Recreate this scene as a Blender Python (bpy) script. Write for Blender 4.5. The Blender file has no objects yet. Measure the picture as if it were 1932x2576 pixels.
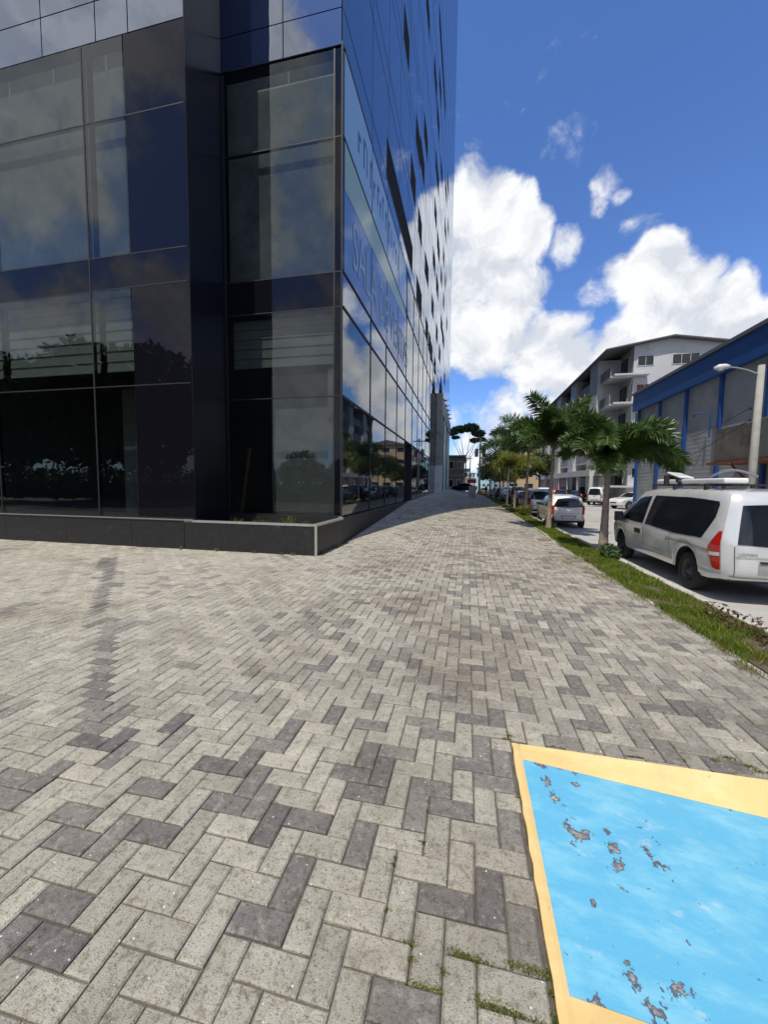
import bpy, bmesh, math, random
import numpy as np
from mathutils import Vector, Matrix
R = math.radians
sc = bpy.context.scene
COL = sc.collection
rnd = random.Random(7)

# ------------------------------------------------------------------ camera
FPX, YAW, PITCH, ROLL, EYE = 966.8, .2139, -.07104, .01078, 1.65      # focal length in photo pixels (1932 wide)
_f = Vector((-math.sin(YAW)*math.cos(PITCH), math.cos(YAW)*math.cos(PITCH), math.sin(PITCH)))
_r = Vector((math.cos(YAW), math.sin(YAW), 0)); _u = _r.cross(_f)
_r, _u = _r*math.cos(ROLL)+_u*math.sin(ROLL), -_r*math.sin(ROLL)+_u*math.cos(ROLL)
EYEV = Vector((0, 0, EYE))
cd = bpy.data.cameras.new('camera'); cam = bpy.data.objects.new('camera', cd); COL.objects.link(cam)
cd.sensor_fit = 'HORIZONTAL'; cd.sensor_width = 36; cd.lens = 36*FPX/1932
cd.clip_start = .05; cd.clip_end = 6000
m3 = Matrix((_r, _u, -_f)).transposed(); cam.matrix_world = Matrix.Translation(EYEV) @ m3.to_4x4()
sc.camera = cam

def ray(px, py): return _f + _r*((px-966)/FPX) - _u*((py-1288)/FPX)
def gz(px, py, z=0.0):
    d = ray(px, py); return EYEV + d*((z-EYE)/d.z)
def pj(p):
    v = Vector(p)-EYEV; w = v.dot(_f)
    if w < .05: return (-9999, -9999, w)
    return (966+FPX*v.dot(_r)/w, 1288-FPX*v.dot(_u)/w, w)

# ------------------------------------------------------------------ render settings
sc.render.engine = 'CYCLES'
sc.cycles.use_denoising = True
sc.cycles.max_bounces = 8; sc.cycles.transparent_max_bounces = 16
sc.cycles.sample_clamp_indirect = 6; sc.cycles.caustics_reflective = False; sc.cycles.caustics_refractive = False
vs = sc.view_settings; vs.view_transform = 'Standard'; vs.look = 'None'; vs.exposure = 0.0; vs.gamma = 1; vs.use_curve_mapping = False

# ------------------------------------------------------------------ sun and sky
SUN_AZ, SUN_EL = 195.0, 64.0                                          # azimuth from +Y towards +X
sd = bpy.data.lights.new('sun', 'SUN'); so = bpy.data.objects.new('sun', sd); COL.objects.link(so)
sd.energy = 4.2; sd.angle = R(.53); sd.color = (1, .945, .83)
_s = Vector((math.sin(R(SUN_AZ))*math.cos(R(SUN_EL)), math.cos(R(SUN_AZ))*math.cos(R(SUN_EL)), math.sin(R(SUN_EL))))
so.rotation_euler = _s.to_track_quat('Z', 'Y').to_euler(); so.location = (0, -20, 60)

world = bpy.data.worlds.new('World'); sc.world = world; world.use_nodes = True
nt = world.node_tree
for n in list(nt.nodes): nt.nodes.remove(n)
def wn(t, **k):
    n = nt.nodes.new(t)
    for a, b in k.items(): setattr(n, a, b)
    return n
L = nt.links.new
sky = wn('ShaderNodeTexSky', sky_type='NISHITA', sun_disc=False)
sky.sun_elevation = R(SUN_EL); sky.sun_rotation = R(SUN_AZ); sky.altitude = 20; sky.air_density = 1.0; sky.dust_density = .4; sky.ozone_density = 3.0
geo = wn('ShaderNodeTexCoord')
nrm = wn('ShaderNodeVectorMath', operation='NORMALIZE'); L(geo.outputs['Generated'], nrm.inputs[0])
# a little swirl so that cloud edges curl
wz = wn('ShaderNodeTexNoise'); wz.inputs['Scale'].default_value = 7; wz.inputs['Detail'].default_value = 5
L(nrm.outputs[0], wz.inputs['Vector'])
wsub = wn('ShaderNodeVectorMath', operation='SUBTRACT'); L(wz.outputs['Color'], wsub.inputs[0]); wsub.inputs[1].default_value = (.5, .5, .5)
wsc = wn('ShaderNodeVectorMath', operation='SCALE'); L(wsub.outputs[0], wsc.inputs[0]); wsc.inputs['Scale'].default_value = .10
wad = wn('ShaderNodeVectorMath', operation='ADD'); L(nrm.outputs[0], wad.inputs[0]); L(wsc.outputs[0], wad.inputs[1])
wn2 = wn('ShaderNodeVectorMath', operation='NORMALIZE'); L(wad.outputs[0], wn2.inputs[0]); DIR = wn2.outputs[0]
# cumulus heads: direction (seen from the street), angular radius, weight
heads = []
for px, py, pr, w in [(1180, 530, 76, 1), (1245, 505, 64, 1), (1290, 545, 62, 1), (1330, 610, 62, 1), (1225, 620, 95, 1), (1190, 725, 105, 1),
                      (1290, 740, 95, 1), (1250, 835, 105, 1), (1370, 850, 85, 1), (1415, 615, 48, .72), (1340, 925, 100, .95), (1440, 930, 88, 1),
                      (1180, 860, 80, 1), (1290, 1010, 80, .72), (1590, 705, 78, 1), (1660, 660, 78, 1), (1740, 705, 92, 1), (1835, 755, 92, 1),
                      (1640, 790, 95, 1), (1760, 820, 115, 1), (1880, 820, 95, 1), (1560, 870, 75, .95), (1700, 920, 120, 1), (1900, 900, 90, 1),
                      (1518, 445, 44, .6), (1500, 500, 34, .58), (1552, 480, 36, .55), (1395, 400, 60, .42), (1620, 580, 62, .47), (1485, 725, 60, .45), (1220, 1120, 110, .68), (1400, 1060, 120, .66)]:
    c = ray(px, py).normalized(); e = ray(px+pr, py).normalized()
    heads.append((c, c.angle(e)*.92, w))
for px, py, rd, w in [(60, 40, 9, 1), (200, 110, 7, .95), (330, 30, 6, .9), (-60, 250, 9, .9), (120, 420, 6, .75), (690, 250, 6, .8), (640, 520, 5, .7), (780, 1000, 5, .9), (700, 960, 4, .8)]:   # clouds over the forecourt, mirrored in the front glass
    c = ray(px, py).normalized(); heads.append((Vector((c.x, -c.y, c.z)), R(rd), w))
_cr = random.Random(11)
for i in range(30):                                                    # the same kind of cumulus carries on round the rest of the sky
    az = R(62+ i*7.4 + _cr.uniform(-5, 5)); el = R(_cr.choice((7, 12, 18, 26, 34, 48)) + _cr.uniform(-3, 5))
    c = Vector((math.sin(az)*math.cos(el), math.cos(az)*math.cos(el), math.sin(el)))
    heads.append((c, R(_cr.uniform(6, 13)), _cr.uniform(.7, 1)))
acc = None
for c, rr, w in heads:
    d = wn('ShaderNodeVectorMath', operation='DOT_PRODUCT'); L(DIR, d.inputs[0]); d.inputs[1].default_value = c
    mr = wn('ShaderNodeMapRange'); L(d.outputs['Value'], mr.inputs[0])
    mr.inputs[1].default_value = math.cos(rr*1.5); mr.inputs[2].default_value = math.cos(rr*.35); mr.inputs[3].default_value = 0; mr.inputs[4].default_value = w
    if acc is None: acc = mr.outputs[0]
    else:
        mx = wn('ShaderNodeMath', operation='SMOOTH_MAX'); mx.inputs[2].default_value = .12
        L(acc, mx.inputs[0]); L(mr.outputs[0], mx.inputs[1]); acc = mx.outputs[0]
n1 = wn('ShaderNodeTexNoise'); n1.inputs['Scale'].default_value = 11; n1.inputs['Detail'].default_value = 9; n1.inputs['Roughness'].default_value = .58
L(DIR, n1.inputs['Vector'])
ma = wn('ShaderNodeMath', operation='MULTIPLY_ADD'); L(n1.outputs['Fac'], ma.inputs[0]); ma.inputs[1].default_value = 1.55; ma.inputs[2].default_value = -.775
den = wn('ShaderNodeMath', operation='ADD'); L(acc, den.inputs[0]); L(ma.outputs[0], den.inputs[1])
cov = wn('ShaderNodeMapRange', interpolation_type='SMOOTHSTEP'); L(den.outputs[0], cov.inputs[0])
cov.inputs[1].default_value = .29; cov.inputs[2].default_value = .78
# sunlit tops and greyer undersides put into the cloud colour, over random mottling
n2 = wn('ShaderNodeTexNoise'); n2.inputs['Scale'].default_value = 6; n2.inputs['Detail'].default_value = 6; L(DIR, n2.inputs['Vector'])
upv = wn('ShaderNodeVectorMath', operation='ADD'); L(DIR, upv.inputs[0]); upv.inputs[1].default_value = (-.006, -.012, .030)
n3 = wn('ShaderNodeTexNoise'); n3.inputs['Scale'].default_value = 11; n3.inputs['Detail'].default_value = 7; n3.inputs['Roughness'].default_value = .58; L(upv.outputs[0], n3.inputs['Vector'])
rl = wn('ShaderNodeMath', operation='SUBTRACT'); L(n1.outputs['Fac'], rl.inputs[0]); L(n3.outputs['Fac'], rl.inputs[1])
rl2 = wn('ShaderNodeMath', operation='MULTIPLY_ADD'); L(rl.outputs[0], rl2.inputs[0]); rl2.inputs[1].default_value = 1.3; L(n2.outputs['Fac'], rl2.inputs[2])
br = wn('ShaderNodeMapRange'); L(rl2.outputs[0], br.inputs[0]); br.inputs[1].default_value = .34; br.inputs[2].default_value = .62; br.inputs[3].default_value = .0; br.inputs[4].default_value = 1
cc = wn('ShaderNodeMixRGB'); L(br.outputs[0], cc.inputs[0]); cc.inputs[1].default_value = (.66, .70, .77, 1); cc.inputs[2].default_value = (.93, .94, .96, 1)
bs = wn('ShaderNodeBackground'); bs.inputs[1].default_value = .115
tint = wn('ShaderNodeMixRGB', blend_type='MULTIPLY'); tint.inputs[0].default_value = 1; tint.inputs[2].default_value = (.86, 1.14, 1.62, 1)
L(sky.outputs[0], tint.inputs[1]); L(tint.outputs[0], bs.inputs[0])
bc = wn('ShaderNodeBackground'); bc.inputs[1].default_value = 1.06; L(cc.outputs[0], bc.inputs[0])
mxs = wn('ShaderNodeMixShader'); L(cov.outputs[0], mxs.inputs[0]); L(bs.outputs[0], mxs.inputs[1]); L(bc.outputs[0], mxs.inputs[2])
wo = wn('ShaderNodeOutputWorld'); L(mxs.outputs[0], wo.inputs[0])

# ------------------------------------------------------------------ materials
MATS = {}
def nodes_of(name):
    m = bpy.data.materials.new(name); m.use_nodes = True
    t = m.node_tree; b = t.nodes['Principled BSDF']
    return m, t, b
def mat(name, col, rough=.6, metal=0, var=.12, scale=6, bump=0, bscale=60, spec=.5, coat=0, dirt=None, emit=None):
    """plain procedural material: base colour broken up by noise, optional dirt patches and fine relief"""
    if name in MATS: return MATS[name]
    m, t, b = nodes_of(name)
    tc = t.nodes.new('ShaderNodeNewGeometry')
    nz = t.nodes.new('ShaderNodeTexNoise'); nz.inputs['Scale'].default_value = scale; nz.inputs['Detail'].default_value = 6; nz.inputs['Roughness'].default_value = .62
    t.links.new(tc.outputs['Position'], nz.inputs['Vector'])
    mr = t.nodes.new('ShaderNodeMapRange'); t.links.new(nz.outputs['Fac'], mr.inputs[0]); mr.inputs[1].default_value = .3; mr.inputs[2].default_value = .7
    mr.inputs[3].default_value = 1-var; mr.inputs[4].default_value = 1+var
    mc = t.nodes.new('ShaderNodeMixRGB'); mc.blend_type = 'MULTIPLY'; mc.inputs[0].default_value = 1
    mc.inputs[1].default_value = (*col, 1); t.links.new(mr.outputs[0], mc.inputs[2])
    out = mc.outputs[0]
    if dirt:
        dcol, lo, hi, dsc = dirt
        n2 = t.nodes.new('ShaderNodeTexNoise'); n2.inputs['Scale'].default_value = dsc; n2.inputs['Detail'].default_value = 8; n2.inputs['Roughness'].default_value = .7
        t.links.new(tc.outputs['Position'], n2.inputs['Vector'])
        m2 = t.nodes.new('ShaderNodeMapRange'); t.links.new(n2.outputs['Fac'], m2.inputs[0]); m2.inputs[1].default_value = lo; m2.inputs[2].default_value = hi
        md = t.nodes.new('ShaderNodeMixRGB'); t.links.new(m2.outputs[0], md.inputs[0]); t.links.new(out, md.inputs[1]); md.inputs[2].default_value = (*dcol, 1)
        out = md.outputs[0]
    t.links.new(out, b.inputs['Base Color'])
    rr = t.nodes.new('ShaderNodeMapRange'); t.links.new(nz.outputs['Fac'], rr.inputs[0]); rr.inputs[3].default_value = max(0, rough-.08); rr.inputs[4].default_value = min(1, rough+.08)
    t.links.new(rr.outputs[0], b.inputs['Roughness'])
    b.inputs['Metallic'].default_value = metal; b.inputs['Specular IOR Level'].default_value = spec
    if coat: b.inputs['Coat Weight'].default_value = coat; b.inputs['Coat Roughness'].default_value = .04
    if emit: b.inputs['Emission Color'].default_value = (*emit[0], 1); b.inputs['Emission Strength'].default_value = emit[1]
    if bump:
        n3 = t.nodes.new('ShaderNodeTexNoise'); n3.inputs['Scale'].default_value = bscale; n3.inputs['Detail'].default_value = 5
        t.links.new(tc.outputs['Position'], n3.inputs['Vector'])
        bp = t.nodes.new('ShaderNodeBump'); bp.inputs['Strength'].default_value = bump; bp.inputs['Distance'].default_value = .01
        t.links.new(n3.outputs['Fac'], bp.inputs['Height']); t.links.new(bp.outputs[0], b.inputs['Normal'])
    MATS[name] = m
    return m
def glassmat(name, tint, base, ior, refl=(1, 1, 1), wav=.004, opaque=None, rough=0.0):
    """architectural glass: mirror layer whose strength grows with grazing angle over a tinted see-through (or opaque) layer"""
    m = bpy.data.materials.new(name); m.use_nodes = True; t = m.node_tree
    for n in list(t.nodes): t.nodes.remove(n)
    N = t.nodes.new; K = t.links.new
    g = N('ShaderNodeNewGeometry')
    nz = N('ShaderNodeTexNoise'); nz.inputs['Scale'].default_value = .8; nz.inputs['Detail'].default_value = 2; K(g.outputs['Position'], nz.inputs['Vector'])
    bp = N('ShaderNodeBump'); bp.inputs['Strength'].default_value = 1; bp.inputs['Distance'].default_value = wav; K(nz.outputs['Fac'], bp.inputs['Height'])
    fr = N('ShaderNodeFresnel'); fr.inputs['IOR'].default_value = ior
    mr = N('ShaderNodeMapRange'); K(fr.outputs[0], mr.inputs[0]); mr.inputs[3].default_value = base; mr.inputs[4].default_value = 1
    gl = N('ShaderNodeBsdfGlossy'); gl.inputs['Color'].default_value = (*refl, 1); gl.inputs['Roughness'].default_value = rough; K(bp.outputs[0], gl.inputs['Normal'])
    if opaque: tr = N('ShaderNodeBsdfDiffuse'); tr.inputs['Color'].default_value = (*opaque, 1)
    else: tr = N('ShaderNodeBsdfTransparent'); tr.inputs['Color'].default_value = (*tint, 1)
    mx = N('ShaderNodeMixShader'); K(mr.outputs[0], mx.inputs[0]); K(tr.outputs[0], mx.inputs[1]); K(gl.outputs[0], mx.inputs[2])
    o = N('ShaderNodeOutputMaterial'); K(mx.outputs[0], o.inputs[0])
    MATS[name] = m
    return m

# ------------------------------------------------------------------ mesh helpers
class MB:
    """collects simple solids; build() links them as one mesh object"""
    def __init__(s): s.v = []; s.f = []; s.m = []
    def add(s, vs, fs, mi=0):
        o = len(s.v); s.v += [tuple(p) for p in vs]; s.f += [tuple(o+i for i in f) for f in fs]; s.m += [mi]*len(fs); return s
    def box(s, x0, x1, y0, y1, z0, z1, mi=0):
        v = [(x0, y0, z0), (x1, y0, z0), (x1, y1, z0), (x0, y1, z0), (x0, y0, z1), (x1, y0, z1), (x1, y1, z1), (x0, y1, z1)]
        return s.add(v, [(0, 3, 2, 1), (4, 5, 6, 7), (0, 1, 5, 4), (1, 2, 6, 5), (2, 3, 7, 6), (3, 0, 4, 7)], mi)
    def bar(s, a, b, w, h=None, mi=0, up=(0, 0, 1)):
        h = h or w; a = Vector(a); b = Vector(b); d = (b-a).normalized()
        x = d.cross(Vector(up))
        if x.length < 1e-4: x = d.cross(Vector((0, 1, 0)))
        x.normalize(); y = x.cross(d)
        v = []
        for p in (a, b):
            for i, j in ((-1, -1), (1, -1), (1, 1), (-1, 1)): v.append(p+x*(i*w/2)+y*(j*h/2))
        return s.add(v, [(3, 2, 1, 0), (4, 5, 6, 7), (0, 1, 5, 4), (1, 2, 6, 5), (2, 3, 7, 6), (3, 0, 4, 7)], mi)
    def tube(s, pts, rad, n=8, mi=0, cap=True):
        pts = [Vector(p) for p in pts]; rad = rad if isinstance(rad, (list, tuple)) else [rad]*len(pts)
        rings = []; o = len(s.v); ref = None
        for i, p in enumerate(pts):
            d = (pts[min(i+1, len(pts)-1)]-pts[max(i-1, 0)]).normalized()
            if ref is None: ref = d.orthogonal().normalized()
            x = (ref-d*ref.dot(d)); x = x.normalized() if x.length > 1e-5 else d.orthogonal().normalized(); ref = x; y = d.cross(x)
            for k in range(n):
                a = 2*math.pi*k/n; s.v.append(tuple(p+x*(math.cos(a)*rad[i])+y*(math.sin(a)*rad[i])))
        for i in range(len(pts)-1):
            for k in range(n):
                s.f.append((o+i*n+k, o+i*n+(k+1) % n, o+(i+1)*n+(k+1) % n, o+(i+1)*n+k)); s.m.append(mi)
        if cap:
            s.f.append(tuple(o+k for k in reversed(range(n)))); s.m.append(mi)
            s.f.append(tuple(o+(len(pts)-1)*n+k for k in range(n))); s.m.append(mi)
        return s
    def prism(s, poly, axis, a, b, mi=0):
        """extrude a 2-D polygon along an axis ('x': (y,z), 'y': (x,z), 'z': (x,y))"""
        n = len(poly)
        def P(p, t): return {'x': (t, p[0], p[1]), 'y': (p[0], t, p[1]), 'z': (p[0], p[1], t)}[axis]
        v = [P(p, a) for p in poly]+[P(p, b) for p in poly]
        f = [tuple(reversed(range(n))), tuple(range(n, 2*n))]+[(i, (i+1) % n, n+(i+1) % n, n+i) for i in range(n)]
        return s.add(v, f, mi)
    def grid(s, rows, mi=0):
        o = len(s.v); w = len(rows[0])
        for r_ in rows: s.v += [tuple(p) for p in r_]
        for i in range(len(rows)-1):
            for j in range(w-1):
                s.f.append((o+i*w+j, o+i*w+j+1, o+(i+1)*w+j+1, o+(i+1)*w+j)); s.m.append(mi)
        return s
    def mesh(s, name, mats, smooth=False, fix=True):
        me = bpy.data.meshes.new(name); me.from_pydata(s.v, [], s.f); 
        for q in (mats if isinstance(mats, (list, tuple)) else [mats]): me.materials.append(q)
        if any(s.m): me.polygons.foreach_set('material_index', s.m)
        if fix:
            bm = bmesh.new(); bm.from_mesh(me); bmesh.ops.recalc_face_normals(bm, faces=bm.faces); bm.to_mesh(me); bm.free()
        if smooth:
            me.polygons.foreach_set('use_smooth', [True]*len(me.polygons))
        me.update(); return me
    def build(s, name, mats, parent=None, smooth=False, fix=True, loc=None):
        return obj(name, s.mesh(name, mats, smooth, fix), parent, loc)
def obj(name, data, parent=None, loc=None):
    o = bpy.data.objects.new(name, data); COL.objects.link(o)
    if parent: o.parent = parent
    if loc is not None: o.location = loc
    return o
def tag(o, label=None, cat=None, group=None, kind=None):
    if label: o['label'] = label
    if cat: o['category'] = cat
    if group: o['group'] = group
    if kind: o['kind'] = kind
    return o
def thing(name, label, cat, loc=(0, 0, 0), rz=0, group=None):
    o = bpy.data.objects.new(name, None); COL.objects.link(o); o.location = loc; o.rotation_euler = (0, 0, rz); o.empty_display_size = .2
    return tag(o, label, cat, group)
def copy_tree(o, parent=None):
    c = o.copy(); COL.objects.link(c); c.parent = parent
    for ch in list(o.children): copy_tree(ch, c)
    return c
def bevel(o, w=.01, seg=2):
    b = o.modifiers.new('bevel', 'BEVEL'); b.width = w; b.segments = seg; b.limit_method = 'ANGLE'; b.angle_limit = R(40)
    return o
# ------------------------------------------------------------------ ground, road, pavement
ZR = -.22                                                            # road level below the pavement
m_ground = mat('packed_earth', (.17, .15, .11), .95, var=.3, scale=.4)
m_road = mat('road_concrete', (.40, .385, .355), .85, var=.13, scale=1.3, bump=.35, bscale=90, dirt=((.2, .19, .18), .52, .74, .55))
m_bed = mat('joint_sand', (.10, .088, .070), .95, var=.35, scale=30)
m_kerb = mat('kerb_concrete', (.46, .43, .37), .85, var=.2, scale=9, bump=.4, dirt=((.2, .17, .12), .55, .72, 4))
m_soil = mat('soil', (.10, .075, .045), .95, var=.35, scale=12, bump=.8, bscale=40)
o = MB().add([(-900, -300, -.4), (900, -300, -.4), (900, 2500, -.4), (-900, 2500, -.4)], [(0, 1, 2, 3)]).build('ground', m_ground); tag(o, kind='structure')
o = MB().box(3.48, 60, -25, 400, -.39, ZR).box(2.622, 3.48, -25, 2.655, -.39, ZR).build('road', m_road); tag(o, kind='structure')
RX0, RX1, RY0, RY1 = .315, 2.62, 1.13, 2.49                          # the dropped kerb ramp
def zpav(x, y):
    """the pavement climbs towards the tower's doors"""
    if y < 10.3 or x > 2.6: return 0.0
    zf = min(.060*(y-10.3), .70)+.012*max(0, y-21); t = min(1, (2.6-x)/6.04); return zf*t**1.15
pav = MB()
pav.box(-34, RX0, -14, 10.3, -.39, -.016).box(RX0, 2.62, RY1, 10.3, -.39, -.016).box(RX0, 2.62, -14, RY0, -.39, -.016)
_gx = [-3.5+6.12*i/16 for i in range(17)]; _gy = [10.3+i*1.0 for i in range(61)]
pav.grid([[(x, y, zpav(x, y)-.016) for x in _gx] for y in _gy]); pav.grid([[(2.62, y, zpav(2.62, y)-.016) for y in _gy], [(2.62, y, -.39) for y in _gy]])
pavement = pav.build('pavement', m_bed); tag(pavement, kind='structure')

def paver_mat(name, per_object):
    m, t, b = nodes_of(name); N = t.nodes.new; K = t.links.new
    g = N('ShaderNodeNewGeometry')
    sep = N('ShaderNodeSeparateXYZ')
    if per_object:
        oi = N('ShaderNodeObjectInfo'); K(oi.outputs['Color'], sep.inputs[0])
    else:
        at = N('ShaderNodeAttribute'); at.attribute_name = 'tone'; K(at.outputs['Vector'], sep.inputs[0])
    def noise(sc_, det=6, ro=.6, off=0):
        n = N('ShaderNodeTexNoise'); n.inputs['Scale'].default_value = sc_; n.inputs['Detail'].default_value = det; n.inputs['Roughness'].default_value = ro
        if off:
            ad = N('ShaderNodeVectorMath'); ad.operation = 'ADD'; ad.inputs[1].default_value = (off, off, off); K(g.outputs['Position'], ad.inputs[0]); K(ad.outputs[0], n.inputs['Vector'])
        else: K(g.outputs['Position'], n.inputs['Vector'])
        return n.outputs['Fac']
    def rng(src, a, b_, c, d, smooth=False):
        n = N('ShaderNodeMapRange'); K(src, n.inputs[0])
        if smooth: n.interpolation_type = 'SMOOTHSTEP'
        for i, q in enumerate((a, b_, c, d)): n.inputs[1+i].default_value = q
        return n.outputs[0]
    def mix(fac, c1, c2, mode='MIX'):
        n = N('ShaderNodeMixRGB'); n.blend_type = mode
        for i, q in enumerate((fac, c1, c2)):
            if isinstance(q, tuple): n.inputs[i].default_value = (*q, 1)
            elif isinstance(q, (int, float)): n.inputs[i].default_value = q
            else: K(q, n.inputs[i])
        return n.outputs[0]
    light = mix(rng(noise(7), .3, .7, 0, 1), (.385, .355, .283), (.555, .515, .418))
    wear = rng(noise(21, 7, .65, 3), .50, .68, 0, .75, True)
    dark = mix(wear, mix(rng(noise(9, 4, .5, 9), .3, .7, 0, 1), (.148, .131, .126), (.205, .184, .172)), (.36, .332, .27))
    c = mix(sep.outputs[0], light, dark)
    c = mix(1.0, c, rng(sep.outputs[1], 0, 1, .88, 1.10), 'MULTIPLY')
    # grime: broad stains and fine mottling, both with their own outlines
    c = mix(rng(noise(.75, 7, .62, 5), .47, .67, 0, .52, True), c, mix(1.0, c, (.52, .48, .43), 'MULTIPLY'))
    c = mix(rng(noise(26, 6, .7, 7), .50, .66, 0, .75, True), c, mix(1.0, c, (.52, .49, .42), 'MULTIPLY'))
    c = mix(rng(noise(58, 5, .7, 11), .55, .66, 0, .75, True), c, mix(1.0, c, (.45, .41, .34), 'MULTIPLY'))
    c = mix(rng(noise(44, 5, .65, 15), .60, .72, 0, .45, True), c, (.56, .53, .44))
    c = mix(rng(noise(150, 3, .5, 2), .57, .66, 0, .7), c, (.12, .105, .085))
    # little chips of shell in the concrete
    vo = N('ShaderNodeTexVoronoi'); vo.inputs['Scale'].default_value = 42; K(g.outputs['Position'], vo.inputs['Vector'])
    sp = N('ShaderNodeSeparateColor'); K(vo.outputs['Color'], sp.inputs[0])
    siz = N('ShaderNodeMath'); siz.operation = 'MULTIPLY'; K(rng(sp.outputs[0], .72, 1, 0, .17), siz.inputs[0]); siz.inputs[1].default_value = 1
    lt = N('ShaderNodeMath'); lt.operation = 'LESS_THAN'; K(vo.outputs['Distance'], lt.inputs[0]); K(siz.outputs[0], lt.inputs[1])
    c = mix(lt.outputs[0], c, (.80, .79, .76))
    K(c, b.inputs['Base Color']); b.inputs['Roughness'].default_value = .86; b.inputs['Specular IOR Level'].default_value = .35
    bp = N('ShaderNodeBump'); bp.inputs['Strength'].default_value = .85; bp.inputs['Distance'].default_value = .008
    hs = N('ShaderNodeMath'); hs.operation = 'ADD'; K(noise(70, 6, .7, 1), hs.inputs[0]); K(noise(260, 3, .6, 4), hs.inputs[1])
    K(hs.outputs[0], bp.inputs['Height']); K(bp.outputs[0], b.inputs['Normal'])
    return m
mp_obj = paver_mat('paver_concrete', True); mp_att = paver_mat('paver_concrete_far', False)

# herringbone, long side along or across the street; lattice (1,-1),(2,2) in units of one paver width
PU = .1143; POX, POY = -.0419, 1.7295
rects = []
for i in range(-420, 420):
    for j in range(-220, 220):
        gx, gy = i+2*j, -i+2*j
        for (ax, ay, bx, by) in ((0, 0, 2, 1), (0, -2, 1, 0)):
            x0, x1 = POX+PU*(gx+ax), POX+PU*(gx+bx); y0, y1 = POY+PU*(gy+ay), POY+PU*(gy+by)
            if y1 < -3.5 or y0 > 46 or x1 < -19 or x0 > 2.60: continue
            if y0 > 8.28 and x1 < -7.6: continue
            if x0 < -3.42 and y0 > 8.28: continue                                      # under the tower
            x1 = min(x1, 2.60)
            if x1 > RX0 and y1 > RY0 and y0 < RY1:                                       # cut round the ramp
                if x0 < RX0-.02: x1 = RX0
                elif y0 < RY0-.02: y1 = RY0
                elif y1 > RY1+.02: y0 = RY1
                else: continue
            if x1-x0 < .03 or y1-y0 < .03: continue
            p = pj(((x0+x1)/2, (y0+y1)/2, 0))
            if y0 > .6 and (p[2] < .05 or not (-420 < p[0] < 2350 and p[1] < 3150)) and not (-6 < x0 and y0 < 3): continue
            if y0 <= .6 and x0 < -6: continue
            rects.append((x0, x1, y0, y1, p))
DARK = [(46, 1708), (177, 1755), (253, 1713), (249, 1763), (253, 1789), (249, 1814), (236, 1856), (165, 1932), (249, 1919), (342, 1970), (329, 1839), (405, 1835), (456, 1738),
        (523, 1776), (515, 1907), (612, 1953), (540, 2016), (650, 2059), (143, 2038), (249, 2101), (354, 2097), (17, 1945), (127, 2261), (118, 2371), (42, 2312), (650, 2308), (650, 1860)]
DARK += [(600+a/2.37, 1700+b/2.37) for a, b in [(130, 60), (280, 60), (420, 50), (160, 140), (320, 130), (310, 380), (130, 380), (290, 280), (580, 270), (760, 255), (900, 240), (1165, 310), (1060, 240),
        (640, 580), (840, 540), (730, 690), (60, 620), (160, 860), (390, 870), (720, 990), (310, 1230), (120, 1490), (1120, 640), (1050, 800), (1260, 780), (1250, 1340), (1510, 1330), (1600, 880),
        (1500, 620), (1380, 500), (1560, 490), (1430, 410), (1270, 150), (1360, 230), (1520, 230), (1550, 150), (1630, 1450), (1560, 1820), (900, 2050)]]
DG = [gz(*p) for p in DARK]
from mathutils import noise as mnoise
pr = random.Random(3)
def paver_tone(x0, x1, y0, y1, p):
    if p[1] > 1800 and p[0] < 1280:
        for g_ in DG:
            if x0 < g_.x < x1 and y0 < g_.y < y1: return pr.uniform(.75, 1)
        return pr.uniform(0, .22)+(.65 if pr.random() < .03 else 0)
    lx = 270-(p[1]-1445)*.10
    if 1400 < p[1] < 1810 and abs(p[0]-lx) < 22+pr.uniform(-6, 12) and pr.random() < .9: return pr.uniform(.55, 1)
    n = mnoise.noise(Vector(((x0+x1)*.55, (y0+y1)*.45, 2.7)))
    chance = .20+.34*n+(.10 if x0 > -2 else -.05)
    k = min(1, max(0, ((x0+x1)/2+5)/4))
    return pr.uniform(.35+.2*k, .6+.35*k) if pr.random() < chance else pr.uniform(0, .15)+k*pr.uniform(.0, .42)
rects.sort(key=lambda q: -((q[1]-q[0])*(q[3]-q[2]))/max(.3, q[4][2])**3 if (-40 < q[4][0] < 1972 and q[4][1] < 2640) else 1)
GAP = .0032
def paver_geo(lx, ly, h=.06, ch=.0075):
    a, b_ = lx/2-GAP, ly/2-GAP; c, d = a-ch, b_-ch
    v = [(-a, -b_, -h), (a, -b_, -h), (a, b_, -h), (-a, b_, -h), (-a, -b_, -ch), (a, -b_, -ch), (a, b_, -ch), (-a, b_, -ch), (-c, -d, 0), (c, -d, 0), (c, d, 0), (-c, d, 0)]
    f = [(8, 9, 10, 11)]
    for i in range(4):
        k = (i+1) % 4; f += [(i, k, 4+k, 4+i), (4+i, 4+k, 8+k, 8+i)]
    return v, f
pcache = {}
NEAR = 300
for (x0, x1, y0, y1, p) in rects[:NEAR]:
    key = (round(x1-x0, 3), round(y1-y0, 3))
    if key not in pcache:
        v, f = paver_geo(*key); me = bpy.data.meshes.new('paver'); me.from_pydata(v, [], f); me.materials.append(mp_obj); pcache[key] = me
    o = obj('paver', pcache[key], pavement, ((x0+x1)/2, (y0+y1)/2, zpav((x0+x1)/2, (y0+y1)/2)+pr.uniform(-.0055, .0015)))
    o.rotation_euler = (pr.uniform(-.016, .016), pr.uniform(-.016, .016), pr.uniform(-.010, .010))
    o.color = (paver_tone(x0, x1, y0, y1, p), pr.random(), 0, 1)
V = []; F = []; T = []
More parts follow.
